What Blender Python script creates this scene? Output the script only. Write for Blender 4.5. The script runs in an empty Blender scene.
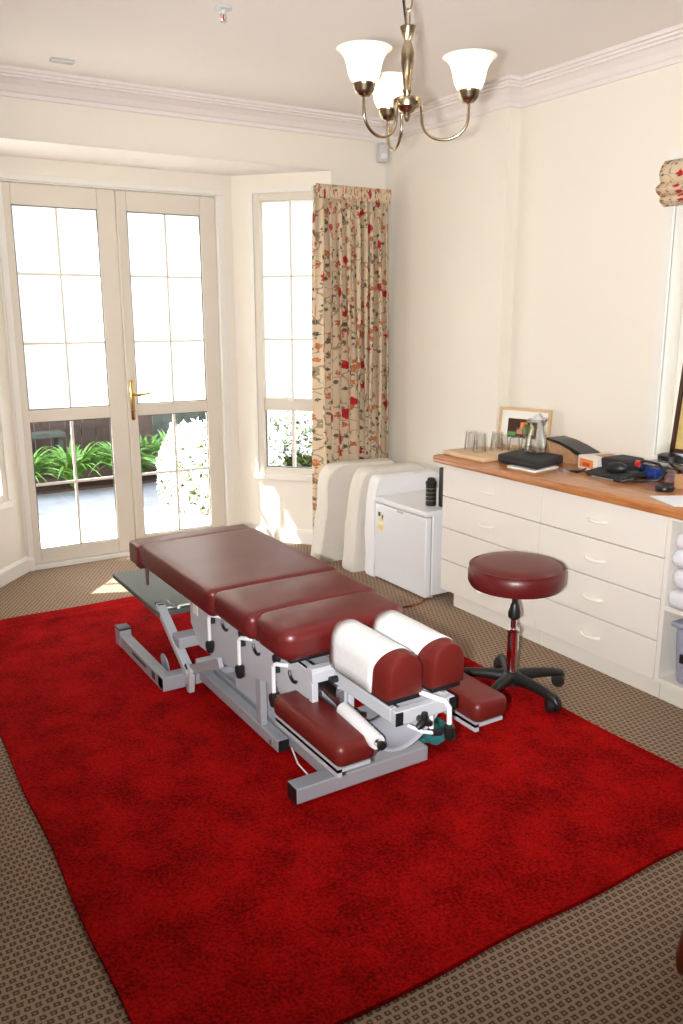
import bpy, bmesh, math, random
from mathutils import Vector, Matrix
from math import radians, sin, cos, pi
random.seed(7)
S = bpy.context.scene
COL = S.collection

# ---------------------------------------------------------------- camera, world, sun, exposure
CAM_H = 1.5
YAW, PITCH, ROLL, FPX = radians(31.72), radians(-13.31), radians(-0.12), 838.5
cd = bpy.data.cameras.new('camera'); cam = bpy.data.objects.new('camera', cd); COL.objects.link(cam)
fw = Vector((sin(YAW)*cos(PITCH), cos(YAW)*cos(PITCH), sin(PITCH)))
rt = Vector((cos(YAW), -sin(YAW), 0)); up = rt.cross(fw)
r2 = rt*cos(ROLL)+up*sin(ROLL); u2 = -rt*sin(ROLL)+up*cos(ROLL)
cam.matrix_world = Matrix(((r2.x, u2.x, -fw.x, 0), (r2.y, u2.y, -fw.y, 0), (r2.z, u2.z, -fw.z, CAM_H), (0, 0, 0, 1)))
cd.sensor_fit = 'VERTICAL'; cd.sensor_height = 36; cd.sensor_width = 24; cd.lens = 36*FPX/1024; cd.clip_start = .05
S.camera = cam
S.view_settings.view_transform = 'Standard'; S.view_settings.look = 'None'
S.view_settings.exposure = 0.50; S.view_settings.gamma = 1; S.view_settings.use_curve_mapping = False

W = bpy.data.worlds.new('sky'); S.world = W; W.use_nodes = True
nt = W.node_tree; bg = nt.nodes['Background']
sky = nt.nodes.new('ShaderNodeTexSky'); sky.sky_type = 'NISHITA'; sky.sun_disc = False
sky.sun_elevation = radians(40); sky.sun_rotation = radians(-75); sky.air_density = 1; sky.dust_density = 2.5
hs = nt.nodes.new('ShaderNodeHueSaturation'); hs.inputs['Saturation'].default_value = .30
nt.links.new(sky.outputs[0], hs.inputs['Color']); nt.links.new(hs.outputs[0], bg.inputs[0])
bg.inputs[1].default_value = 1.15

def lamp(name, kind, energy, col, loc=(0, 0, 0), direction=None, **kw):
    d = bpy.data.lights.new(name, kind); d.energy = energy; d.color = col
    for k, v in kw.items(): setattr(d, k, v)
    o = bpy.data.objects.new(name, d); COL.objects.link(o); o.location = loc
    if direction: o.rotation_euler = Vector(direction).to_track_quat('-Z', 'Y').to_euler()
    return o
lamp('sun', 'SUN', 20, (1, .95, .87), (0, 0, 5), (.928, -.371, -.85), angle=radians(.6))
# the camera's own flash, left of the lens (it throws the chandelier's shadow on the ceiling)
fl = lamp('camera_flash', 'SPOT', 400, (1, .985, .96), (-.09, .02, CAM_H-.02), (sin(YAW+.12), cos(YAW+.12), .04),
          spot_size=radians(92), spot_blend=1.0, shadow_soft_size=.02)

# ---------------------------------------------------------------- materials
MC = {}
def mat(name, col, rough=.5, metal=0, bump=None, noise=None, trans=0, coat=0, spec=.5, sheen=0, emit=None, estr=0):
    if name in MC: return MC[name]
    m = bpy.data.materials.new(name); m.use_nodes = True; MC[name] = m
    n = m.node_tree.nodes; l = m.node_tree.links; p = n['Principled BSDF']
    p.inputs['Base Color'].default_value = (*col, 1); p.inputs['Roughness'].default_value = rough
    p.inputs['Metallic'].default_value = metal; p.inputs['Coat Weight'].default_value = coat
    p.inputs['Specular IOR Level'].default_value = spec; p.inputs['Sheen Weight'].default_value = sheen
    p.inputs['Transmission Weight'].default_value = trans
    if emit: p.inputs['Emission Color'].default_value = (*emit, 1); p.inputs['Emission Strength'].default_value = estr
    tc = n.new('ShaderNodeTexCoord')
    if noise:    # (scale, second colour, contrast low, high)
        t = n.new('ShaderNodeTexNoise'); t.inputs['Scale'].default_value = noise[0]; t.inputs['Detail'].default_value = 4
        l.new(tc.outputs['Object'], t.inputs['Vector'])
        r = n.new('ShaderNodeValToRGB'); r.color_ramp.elements[0].position = noise[2]; r.color_ramp.elements[1].position = noise[3]
        r.color_ramp.elements[0].color = (*col, 1); r.color_ramp.elements[1].color = (*noise[1], 1)
        l.new(t.outputs[0], r.inputs[0]); l.new(r.outputs[0], p.inputs['Base Color'])
    if bump:     # (scale, strength, distance)
        t = n.new('ShaderNodeTexNoise'); t.inputs['Scale'].default_value = bump[0]; t.inputs['Detail'].default_value = 3
        l.new(tc.outputs['Object'], t.inputs['Vector'])
        b = n.new('ShaderNodeBump'); b.inputs['Strength'].default_value = bump[1]; b.inputs['Distance'].default_value = bump[2]
        l.new(t.outputs[0], b.inputs['Height']); l.new(b.outputs[0], p.inputs['Normal'])
    return m

def new_mat(name):
    m = bpy.data.materials.new(name); m.use_nodes = True
    return m, m.node_tree.nodes, m.node_tree.links

def math_node(n, l, op, a, b=None, c=None):
    q = n.new('ShaderNodeMath'); q.operation = op
    for i, v in enumerate((a, b, c)):
        if v is None: continue
        if isinstance(v, (int, float)): q.inputs[i].default_value = v
        else: l.new(v, q.inputs[i])
    return q.outputs[0]

def mix_col(n, l, fac, a, b):
    q = n.new('ShaderNodeMix'); q.data_type = 'RGBA'
    l.new(fac, q.inputs[0]) if not isinstance(fac, (int, float)) else setattr(q.inputs[0], 'default_value', fac)
    for v, i in ((a, 6), (b, 7)):
        if isinstance(v, tuple): q.inputs[i].default_value = (*v, 1)
        else: l.new(v, q.inputs[i])
    return q.outputs[2]

M = {}
M['wall'] = mat('cream wall paint', (.85, .80, .71), .7, bump=(180, .08, .002))
M['white_trim'] = mat('white gloss trim', (.84, .81, .76), .4)
M['cornice'] = mat('plaster cornice paint', (.82, .76, .74), .6)
M['ceiling'] = mat('ceiling paint', (.84, .79, .75), .8, bump=(250, .06, .002))
M['upvc'] = mat('cream door frame', (.74, .68, .59), .45)
M['seal'] = mat('dark glazing seal', (.10, .11, .12), .5)
M['muntin'] = mat('muntin white', (.78, .74, .66), .4)
M['vinyl'] = mat('burgundy vinyl', (.105, .008, .008), .36, bump=(420, .12, .0012), noise=(9, (.135, .014, .013), .3, .7), spec=.55)
M['vinyl_arm'] = mat('brick red vinyl', (.135, .012, .009), .40, bump=(420, .12, .0012), spec=.5)
M['silver'] = mat('silver grey powder coat', (.42, .44, .49), .42, metal=.1, bump=(600, .04, .0005))
M['silver_light'] = mat('light grey powder coat', (.55, .57, .62), .42)
M['white_rod'] = mat('white enamel rod', (.82, .84, .88), .3)
M['black'] = mat('black plastic', (.012, .012, .013), .4)
M['black_matt'] = mat('black nylon', (.016, .016, .018), .7, bump=(300, .2, .001))
M['chrome'] = mat('chrome', (.75, .75, .76), .12, metal=1)
M['steel'] = mat('brushed steel', (.55, .55, .56), .3, metal=1)
M['brass'] = mat('polished brass', (.75, .50, .18), .22, metal=1)
M['bronze'] = mat('antique brass', (.44, .35, .24), .25, metal=1)
M['drawer'] = mat('cream melamine', (.84, .80, .74), .45)
M['handle'] = mat('cream handle', (.88, .84, .76), .4)
M['fridge'] = mat('white fridge enamel', (.80, .81, .84), .35)
M['fridge_seal'] = mat('grey door seal', (.45, .43, .48), .6)
M['cover'] = mat('ivory calico cover', (.74, .70, .63), .85, bump=(26, .5, .012))
M['white_cloth'] = mat('white pillow cotton', (.84, .83, .85), .85, bump=(20, .4, .01))
M['towel'] = mat('white terry towel', (.80, .80, .86), .95, bump=(260, .8, .004))
M['tub'] = mat('lilac grey plastic', (.33, .35, .45), .4)
M['paper'] = mat('white paper', (.82, .82, .84), .8, bump=(90, .15, .001))
M['headpaper'] = mat('face paper', (.74, .74, .75), .85, bump=(160, .5, .002), noise=(70, (.80, .79, .79), .35, .7))
M['sheet'] = mat('grey paper sheet', (.42, .42, .48), .85, bump=(60, .3, .003))
M['teal'] = mat('teal cloth', (.02, .17, .17), .8, bump=(40, .5, .005))
M['lightwood'] = mat('pale wood', (.62, .40, .20), .5, noise=(14, (.70, .50, .28), .3, .7))
M['board'] = mat('beech board', (.66, .44, .25), .5, noise=(12, (.75, .55, .34), .3, .7))
M['darkwood'] = mat('dark brown wood', (.055, .018, .010), .4)
M['redwood'] = mat('red brown chair wood', (.20, .030, .012), .3)
M['stone_tile'] = mat('brown box card', (.40, .20, .10), .7, noise=(40, (.50, .28, .15), .3, .7))
M['card'] = mat('brown cardboard', (.50, .27, .13), .8)
M['orange'] = mat('orange print', (.80, .25, .05), .5)
M['box_white'] = mat('white carton', (.80, .74, .68), .6)
M['red_plastic'] = mat('red plastic', (.50, .02, .02), .3)
M['blue_plastic'] = mat('blue plastic', (.04, .12, .60), .4)
M['green_dot'] = mat('green plastic', (.10, .35, .10), .4)
M['orange_cable'] = mat('orange cable', (.35, .08, .02), .5)
M['grille'] = mat('grey plastic', (.45, .42, .40), .5)
M['sensor'] = mat('sensor white plastic', (.62, .62, .62), .4)
M['footplate'] = mat('grey green footplate', (.10, .115, .11), .45, bump=(200, .1, .001))
M['label_yellow'] = mat('label yellow', (.85, .68, .20), .6)
M['label_white'] = mat('label white', (.85, .84, .78), .6)
M['label_dark'] = mat('label ink', (.05, .05, .06), .6)
M['label_red'] = mat('label red', (.6, .05, .03), .6)
M['skin'] = mat('photo skin', (.50, .25, .15), .5)
M['poster'] = mat('yellow ochre print', (.62, .42, .13), .6, noise=(25, (.75, .58, .25), .3, .7))
M['poster_blue'] = mat('blue print', (.10, .25, .40), .6)
M['leaf'] = mat('strap leaf green', (.06, .17, .025), .35, noise=(8, (.14, .30, .05), .3, .7))
M['leaf_dark'] = mat('hedge leaf green', (.035, .075, .015), .5, noise=(15, (.10, .16, .03), .3, .7))
M['petal'] = mat('white petals', (.85, .85, .80), .6)
M['soil'] = mat('dark soil', (.05, .025, .015), .9)
M['fence'] = mat('stained fence timber', (.035, .018, .013), .7, noise=(6, (.055, .032, .024), .3, .7))
M['fence_green'] = mat('mossy wall', (.03, .04, .035), .8, noise=(12, (.065, .08, .065), .35, .7), bump=(30, .4, .01))
M['patio'] = mat('pale concrete paving', (.15, .17, .20), .85, noise=(6, (.22, .24, .27), .3, .7))  # far paving, its shade put into a darker, bluer colour
M['patio_near'] = mat('pale stone threshold paving', (.74, .72, .68), .8)  # paving by the doors, the sunlight on it put into a paler colour

def glass_clear(name, tint=(.96, .97, .96), gl=.035):
    m, n, l = new_mat(name); n.clear()
    o = n.new('ShaderNodeOutputMaterial'); t = n.new('ShaderNodeBsdfTransparent'); g = n.new('ShaderNodeBsdfGlossy')
    t.inputs[0].default_value = (*tint, 1); g.inputs['Roughness'].default_value = .02
    mx = n.new('ShaderNodeMixShader')
    lw = n.new('ShaderNodeLayerWeight'); lw.inputs[0].default_value = .25
    fac = math_node(n, l, 'MULTIPLY_ADD', lw.outputs['Fresnel'], .5, gl)
    l.new(fac, mx.inputs[0]); l.new(t.outputs[0], mx.inputs[1]); l.new(g.outputs[0], mx.inputs[2]); l.new(mx.outputs[0], o.inputs[0])
    return m
M['glass'] = glass_clear('clear window glass')
M['tumbler'] = glass_clear('drinking glass', (.99, .995, .993), .10)
def tumbler_mat():
    m = M['tumbler']; return m
def frosted():
    m, n, l = new_mat('frosted glass'); n.clear()
    o = n.new('ShaderNodeOutputMaterial'); t = n.new('ShaderNodeBsdfTranslucent'); t.inputs[0].default_value = (.80, .80, .77, 1)
    d = n.new('ShaderNodeBsdfDiffuse'); d.inputs[0].default_value = (.8, .85, .85, 1)
    g = n.new('ShaderNodeBsdfGlossy'); g.inputs['Roughness'].default_value = .25
    a = n.new('ShaderNodeMixShader'); a.inputs[0].default_value = .12; b = n.new('ShaderNodeMixShader'); b.inputs[0].default_value = .04
    l.new(t.outputs[0], a.inputs[1]); l.new(d.outputs[0], a.inputs[2]); l.new(a.outputs[0], b.inputs[1]); l.new(g.outputs[0], b.inputs[2]); l.new(b.outputs[0], o.inputs[0])
    return m
M['frost'] = frosted()
def opal():
    m, n, l = new_mat('opal glass'); p = n['Principled BSDF']
    p.inputs['Base Color'].default_value = (.95, .94, .90, 1); p.inputs['Roughness'].default_value = .25
    o = n['Material Output']; t = n.new('ShaderNodeBsdfTranslucent'); t.inputs[0].default_value = (.95, .93, .88, 1)
    mx = n.new('ShaderNodeMixShader'); mx.inputs[0].default_value = .5
    l.new(p.outputs[0], mx.inputs[1]); l.new(t.outputs[0], mx.inputs[2]); l.new(mx.outputs[0], o.inputs[0]); return m
M['opal'] = opal()
M['container'] = glass_clear('clear plastic tub', (.86, .88, .92), .16)

def wood_top():
    m, n, l = new_mat('orange varnished timber'); p = n['Principled BSDF']; p.inputs['Roughness'].default_value = .28; p.inputs['Coat Weight'].default_value = .3
    tc = n.new('ShaderNodeTexCoord'); mp = n.new('ShaderNodeMapping'); mp.inputs['Scale'].default_value = (14, 1.6, 14)
    t = n.new('ShaderNodeTexNoise'); t.inputs['Scale'].default_value = 4; t.inputs['Detail'].default_value = 6; t.inputs['Distortion'].default_value = .6
    l.new(tc.outputs['Object'], mp.inputs[0]); l.new(mp.outputs[0], t.inputs['Vector'])
    r = n.new('ShaderNodeValToRGB'); r.color_ramp.elements[0].position = .32; r.color_ramp.elements[1].position = .7
    r.color_ramp.elements[0].color = (.36, .12, .035, 1); r.color_ramp.elements[1].color = (.60, .26, .09, 1)
    l.new(t.outputs[0], r.inputs[0]); l.new(r.outputs[0], p.inputs['Base Color']); return m
M['top'] = wood_top()

def carpet():
    m, n, l = new_mat('patterned taupe carpet'); p = n['Principled BSDF']; p.inputs['Roughness'].default_value = .95; p.inputs['Specular IOR Level'].default_value = .1
    tc = n.new('ShaderNodeTexCoord'); sp = n.new('ShaderNodeSeparateXYZ'); l.new(tc.outputs['Object'], sp.inputs[0])
    P = .0205
    ky = math_node(n, l, 'DIVIDE', sp.outputs[1], P); row = math_node(n, l, 'FLOOR', ky)
    odd = math_node(n, l, 'MULTIPLY', math_node(n, l, 'MODULO', math_node(n, l, 'ADD', row, 4000), 2), .5)
    kx = math_node(n, l, 'ADD', math_node(n, l, 'DIVIDE', sp.outputs[0], P*1.15), odd)
    fx = math_node(n, l, 'ABSOLUTE', math_node(n, l, 'SUBTRACT', math_node(n, l, 'FRACT', math_node(n, l, 'ADD', kx, 300)), .5))
    fy = math_node(n, l, 'ABSOLUTE', math_node(n, l, 'SUBTRACT', math_node(n, l, 'FRACT', math_node(n, l, 'ADD', ky, 300)), .5))
    d = math_node(n, l, 'MAXIMUM', fx, fy)
    nz = n.new('ShaderNodeTexNoise'); nz.inputs['Scale'].default_value = 260; l.new(tc.outputs['Object'], nz.inputs['Vector'])
    d = math_node(n, l, 'MULTIPLY_ADD', math_node(n, l, 'SUBTRACT', nz.outputs[0], .5), .28, d)
    ring = math_node(n, l, 'MULTIPLY', math_node(n, l, 'LESS_THAN', d, .32), math_node(n, l, 'GREATER_THAN', d, .10))
    base = mix_col(n, l, nz.outputs[0], (.31, .215, .145), (.50, .365, .26))
    col = mix_col(n, l, math_node(n, l, 'MULTIPLY', ring, .85), base, (.085, .052, .036))
    l.new(col, p.inputs['Base Color'])
    b = n.new('ShaderNodeBump'); b.inputs['Strength'].default_value = .5; b.inputs['Distance'].default_value = .004
    l.new(math_node(n, l, 'SUBTRACT', nz.outputs[0], math_node(n, l, 'MULTIPLY', ring, .6)), b.inputs['Height']); l.new(b.outputs[0], p.inputs['Normal'])
    return m
M['carpet'] = carpet()

def rugm():
    m, n, l = new_mat('red pile rug'); p = n['Principled BSDF']; p.inputs['Roughness'].default_value = .95; p.inputs['Specular IOR Level'].default_value = .05
    tc = n.new('ShaderNodeTexCoord')
    a = n.new('ShaderNodeTexNoise'); a.inputs['Scale'].default_value = 120; a.inputs['Detail'].default_value = 4; l.new(tc.outputs['Object'], a.inputs['Vector'])
    b = n.new('ShaderNodeTexNoise'); b.inputs['Scale'].default_value = 7; b.inputs['Detail'].default_value = 5; l.new(tc.outputs['Object'], b.inputs['Vector'])
    s = math_node(n, l, 'ADD', math_node(n, l, 'MULTIPLY', a.outputs[0], .6), math_node(n, l, 'MULTIPLY', b.outputs[0], .4))
    r = n.new('ShaderNodeValToRGB'); r.color_ramp.elements[0].position = .36; r.color_ramp.elements[1].position = .64
    r.color_ramp.elements[0].color = (.14, .001, .001, 1); r.color_ramp.elements[1].color = (.52, .006, .005, 1)
    l.new(s, r.inputs[0]); l.new(r.outputs[0], p.inputs['Base Color'])
    bp = n.new('ShaderNodeBump'); bp.inputs['Strength'].default_value = .8; bp.inputs['Distance'].default_value = .006
    l.new(a.outputs[0], bp.inputs['Height']); l.new(bp.outputs[0], p.inputs['Normal']); return m
M['rug'] = rugm()

def floral():
    m, n, l = new_mat('floral curtain fabric'); p = n['Principled BSDF']; p.inputs['Roughness'].default_value = .85
    tc = n.new('ShaderNodeTexCoord')
    nz = n.new('ShaderNodeTexNoise'); nz.inputs['Scale'].default_value = 9; nz.inputs['Detail'].default_value = 2; l.new(tc.outputs['UV'], nz.inputs['Vector'])
    # distorted coordinates
    mx = n.new('ShaderNodeVectorMath'); mx.operation = 'MULTIPLY_ADD'; l.new(nz.outputs['Color'], mx.inputs[0]); mx.inputs[1].default_value = (.05, .05, .05); l.new(tc.outputs['UV'], mx.inputs[2])
    col = (.66, .52, .36)
    # stems
    st = n.new('ShaderNodeTexNoise'); st.inputs['Scale'].default_value = 10; st.inputs['Detail'].default_value = 1.5; l.new(mx.outputs[0], st.inputs['Vector'])
    stem = math_node(n, l, 'LESS_THAN', math_node(n, l, 'ABSOLUTE', math_node(n, l, 'SUBTRACT', st.outputs[0], .5)), .014)
    c = mix_col(n, l, math_node(n, l, 'MULTIPLY', stem, .6), col, (.10, .055, .03))
    def blobs(c, scale, size, thr, colA, colB, off):
        mp = n.new('ShaderNodeMapping'); mp.inputs['Location'].default_value = (off, off*.7, 0); l.new(mx.outputs[0], mp.inputs[0])
        v = n.new('ShaderNodeTexVoronoi'); v.inputs['Scale'].default_value = scale; v.inputs['Randomness'].default_value = .9; l.new(mp.outputs[0], v.inputs['Vector'])
        fine = n.new('ShaderNodeTexNoise'); fine.inputs['Scale'].default_value = scale*5; l.new(mp.outputs[0], fine.inputs['Vector'])
        d = math_node(n, l, 'MULTIPLY_ADD', fine.outputs[0], .5, v.outputs['Distance'])
        sep = n.new('ShaderNodeSeparateColor'); l.new(v.outputs['Color'], sep.inputs[0])
        on = math_node(n, l, 'MULTIPLY', math_node(n, l, 'LESS_THAN', d, size+.25), math_node(n, l, 'LESS_THAN', sep.outputs[0], thr))
        cc = mix_col(n, l, math_node(n, l, 'GREATER_THAN', fine.outputs[0], .52), colA, colB)
        return mix_col(n, l, on, c, cc)
    c = blobs(c, 24, .30, .50, (.16, .13, .06), (.07, .07, .045), 3.1)
    c = blobs(c, 17, .34, .45, (.45, .12, .04), (.60, .26, .12), 7.7)
    c = blobs(c, 12, .34, .24, (.50, .012, .015), (.28, .01, .02), 1.3)
    c = blobs(c, 26, .24, .14, (.16, .12, .22), (.25, .20, .32), 5.9)
    l.new(c, p.inputs['Base Color']); return m
M['floral'] = floral()

# ---------------------------------------------------------------- builder helpers
WORLD = {}
class MB:
    def __init__(s): s.b = bmesh.new()
    def _mi(s, faces, mi):
        for f in faces: f.material_index = mi
    def box(s, x0, x1, y0, y1, z0, z1, mi=0):
        v = [s.b.verts.new(c) for c in ((x0, y0, z0), (x1, y0, z0), (x1, y1, z0), (x0, y1, z0), (x0, y0, z1), (x1, y0, z1), (x1, y1, z1), (x0, y1, z1))]
        f = [s.b.faces.new([v[i] for i in q]) for q in ((3, 2, 1, 0), (4, 5, 6, 7), (0, 1, 5, 4), (1, 2, 6, 5), (2, 3, 7, 6), (3, 0, 4, 7))]
        s._mi(f, mi); return v
    def bar(s, p0, p1, w, h, upv=(0, 0, 1), mi=0):
        p0 = Vector(p0); p1 = Vector(p1); d = (p1-p0).normalized(); u = Vector(upv); r = d.cross(u).normalized(); u = r.cross(d).normalized()
        v = []
        for p in (p0, p1):
            for a, b in ((-1, -1), (1, -1), (1, 1), (-1, 1)): v.append(s.b.verts.new(p+r*a*w/2+u*b*h/2))
        f = [s.b.faces.new([v[i] for i in q]) for q in ((3, 2, 1, 0), (4, 5, 6, 7), (0, 1, 5, 4), (1, 2, 6, 5), (2, 3, 7, 6), (3, 0, 4, 7))]
        s._mi(f, mi); return v
    def prism(s, pts, ext, mi=0):     # pts: 3D polygon, ext: vector
        a = [s.b.verts.new(p) for p in pts]; c = [s.b.verts.new(Vector(p)+Vector(ext)) for p in pts]; n = len(pts)
        f = [s.b.faces.new(a[::-1]), s.b.faces.new(c)]+[s.b.faces.new((a[i], a[(i+1) % n], c[(i+1) % n], c[i])) for i in range(n)]
        s._mi(f, mi)
    def tube(s, pts, r, seg=10, mi=0, closed=False):
        pts = [Vector(p) for p in pts]; n = len(pts); rings = []; prev = None
        for i, p in enumerate(pts):
            if closed: d = (pts[(i+1) % n]-pts[i-1]).normalized()
            else: d = (pts[min(i+1, n-1)]-pts[max(i-1, 0)]).normalized()
            if prev is None:
                a = Vector((0, 0, 1)) if abs(d.z) < .9 else Vector((1, 0, 0))
                u = d.cross(a).normalized()
            else: u = (prev-d*prev.dot(d)).normalized()
            prev = u; w = d.cross(u)
            rr = r[i] if isinstance(r, (list, tuple)) else r
            rings.append([s.b.verts.new(p+(u*cos(2*pi*k/seg)+w*sin(2*pi*k/seg))*rr) for k in range(seg)])
        for i in range(n if closed else n-1):
            A = rings[i]; B = rings[(i+1) % n]
            for k in range(seg): s.b.faces.new((A[k], A[(k+1) % seg], B[(k+1) % seg], B[k])).material_index = mi
        if not closed:
            s.b.faces.new(rings[0][::-1]).material_index = mi; s.b.faces.new(rings[-1]).material_index = mi
    def lathe(s, prof, c, seg=32, axis=(0, 0, 1), mi=0, caps=True):   # prof: (radius, height)
        ax = Vector(axis).normalized(); q = Vector((0, 0, 1)).rotation_difference(ax); c = Vector(c); rings = []
        for r, h in prof: rings.append([s.b.verts.new(c+q @ Vector((r*cos(2*pi*k/seg), r*sin(2*pi*k/seg), h))) for k in range(seg)])
        for A, B in zip(rings, rings[1:]):
            for k in range(seg): s.b.faces.new((A[k], A[(k+1) % seg], B[(k+1) % seg], B[k])).material_index = mi
        if caps:
            s.b.faces.new(rings[0][::-1]).material_index = mi; s.b.faces.new(rings[-1]).material_index = mi
    def grid(s, fn, nu, nv, uv=None, closed_u=False):
        V = [[s.b.verts.new(fn(i/nu, j/nv)) for j in range(nv+1)] for i in range(nu+1)]
        lay = s.b.loops.layers.uv.verify() if uv else None
        for i in range(nu):
            for j in range(nv):
                f = s.b.faces.new((V[i][j], V[i+1][j], V[i+1][j+1], V[i][j+1]))
                if uv:
                    for lp, (a, b) in zip(f.loops, ((i, j), (i+1, j), (i+1, j+1), (i, j+1))): lp[lay].uv = uv(a/nu, b/nv)
    def rbox(s, x0, x1, y0, y1, z0, z1, r=.02, seg=4, warp=None, vr=None, mi=0):
        t = bmesh.new(); cx, cy, cz = (x0+x1)/2, (y0+y1)/2, (z0+z1)/2
        bmesh.ops.create_cube(t, size=1)
        for v in t.verts: v.co = Vector((cx+v.co.x*(x1-x0), cy+v.co.y*(y1-y0), cz+v.co.z*(z1-z0)))
        if vr:
            e = [e for e in t.edges if abs(e.verts[0].co.z-e.verts[1].co.z) > 1e-5]
            bmesh.ops.bevel(t, geom=e, offset=vr, segments=5, affect='EDGES', profile=.5)
            e = [e for e in t.edges if abs(e.verts[0].co.z-e.verts[1].co.z) < 1e-5]
            bmesh.ops.bevel(t, geom=e, offset=r, segments=seg, affect='EDGES', profile=.5)
        else: bmesh.ops.bevel(t, geom=t.edges[:], offset=r, segments=seg, affect='EDGES', profile=.5)
        if warp:
            nx = max(1, int((x1-x0)/.05)); ny = max(1, int((y1-y0)/.05)); 
            for k in range(1, nx+1):
                g = t.verts[:]+t.edges[:]+t.faces[:]
                bmesh.ops.bisect_plane(t, geom=g, plane_co=(x0+(x1-x0)*k/(nx+1), 0, 0), plane_no=(1, 0, 0))
            for k in range(1, ny+1):
                g = t.verts[:]+t.edges[:]+t.faces[:]
                bmesh.ops.bisect_plane(t, geom=g, plane_co=(0, y0+(y1-y0)*k/(ny+1), 0), plane_no=(0, 1, 0))
            nz = max(1, int((z1-z0)/.05))
            for k in range(1, nz+1):
                g = t.verts[:]+t.edges[:]+t.faces[:]
                bmesh.ops.bisect_plane(t, geom=g, plane_co=(0, 0, z0+(z1-z0)*k/(nz+1)), plane_no=(0, 0, 1))
            for v in t.verts: v.co = Vector(warp(v.co))
        me = bpy.data.meshes.new('tmp'); t.to_mesh(me); t.free(); k = len(s.b.faces); s.b.from_mesh(me); bpy.data.meshes.remove(me)
        s.b.faces.ensure_lookup_table()
        for f in s.b.faces[k:]: f.material_index = mi
    def build(s, name, m, parent=None, smooth=True, bevel=0, origin=None):
        b = s.b; bmesh.ops.recalc_face_normals(b, faces=b.faces[:])
        if parent is not None: org = WORLD[parent]
        elif origin is not None: org = Vector(origin)
        else:
            xs = [v.co.x for v in b.verts]; ys = [v.co.y for v in b.verts]; zs = [v.co.z for v in b.verts]
            org = Vector(((min(xs)+max(xs))/2, (min(ys)+max(ys))/2, min(zs)))
        for v in b.verts: v.co -= org
        me = bpy.data.meshes.new(name); b.to_mesh(me); b.free()
        for mm in (m if isinstance(m, list) else [m]): me.materials.append(M[mm] if isinstance(mm, str) else mm)
        if smooth:
            for p in me.polygons: p.use_smooth = True
            try: me.set_sharp_from_angle(angle=radians(38))
            except Exception: pass
        o = bpy.data.objects.new(name, me); COL.objects.link(o)
        if parent is not None: o.parent = parent
        else: o.location = org
        WORLD[o] = org
        if bevel:
            md = o.modifiers.new('bevel', 'BEVEL'); md.width = bevel; md.segments = 2; md.limit_method = 'ANGLE'
        return o
def empty(name, loc):
    o = bpy.data.objects.new(name, None); COL.objects.link(o); o.location = loc; o.empty_display_size = .1; WORLD[o] = Vector(loc); return o
def tag(o, label=None, cat=None, group=None, kind=None):
    if label: o['label'] = label
    if cat: o['category'] = cat
    if group: o['group'] = group
    if kind: o['kind'] = kind
    return o
def struct(o): o['kind'] = 'structure'; return o
def copy_tree(o, parent=None, loc=None):
    c = o.copy(); COL.objects.link(c); c.parent = parent
    if loc is not None: c.location = loc
    for ch in list(o.children): copy_tree(ch, c)
    return c
def arc(c, r, a0, a1, n, u, v):
    c = Vector(c); u = Vector(u); v = Vector(v)
    return [c+u*r*cos(a0+(a1-a0)*i/n)+v*r*sin(a0+(a1-a0)*i/n) for i in range(n+1)]

# ---------------------------------------------------------------- room shell
XL, XR, XB, YF, YB, YD = -1.7, 3.25, 3.17, -1.6, 4.60, 5.09   # left, right recess, breast, front, beam, doors
ZC, ZB = 2.64, 2.34
BL = [(.496, 4.60), (.93, 5.09)]; BR = [(2.34, 5.09), (2.774, 4.60)]

def wall_bm(P0, P1, th, z0, z1, ops=(), bm=None):
    """wall from P0 to P1, inner face on the line, thickness to the left of the direction; ops=(s0,s1,za,zb)"""
    m = bm or MB(); a = Vector((*P0, 0)); b = Vector((*P1, 0)); d = (b-a); L = d.length; d.normalize(); nrm = Vector((-d.y, d.x, 0))
    ss = sorted({0, L, *[o[0] for o in ops], *[o[1] for o in ops]}); 
    for s0, s1 in zip(ss, ss[1:]):
        op = [o for o in ops if o[0] <= s0+1e-6 and o[1] >= s1-1e-6]
        zz = [(z0, z1)] if not op else [(z0, op[0][2]), (op[0][3], z1)]
        for q0, q1 in zz:
            if q1-q0 < 1e-4: continue
            A = a+d*s0; B = a+d*s1
            m.prism([(A.x, A.y, q0), (B.x, B.y, q0), (B.x, B.y, q1), (A.x, A.y, q1)], nrm*th)
    return m
m = MB(); m.box(XL-.1, XR+.15, YF-.1, YD+.1, -.12, 0); struct(m.build('floor', 'carpet', origin=(0, 0, 0), smooth=False))
m = MB(); m.box(XL-.1, XR+.15, YF-.1, YB+.1, ZC, ZC+.1); struct(m.build('ceiling', 'ceiling', smooth=False))
m = MB(); m.prism([(BL[0][0], YB+.0015, ZB-.004), (BL[1][0]-.02, YD+.1, ZB-.004), (BR[0][0]+.02, YD+.1, ZB-.004), (BR[1][0], YB+.0015, ZB-.004)], (0, 0, .003)); m.box(.3, 3.0, YB+.12, YD+.15, ZB, ZB+.1)
struct(m.build('ceiling_bay', 'ceiling', smooth=False))
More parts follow.
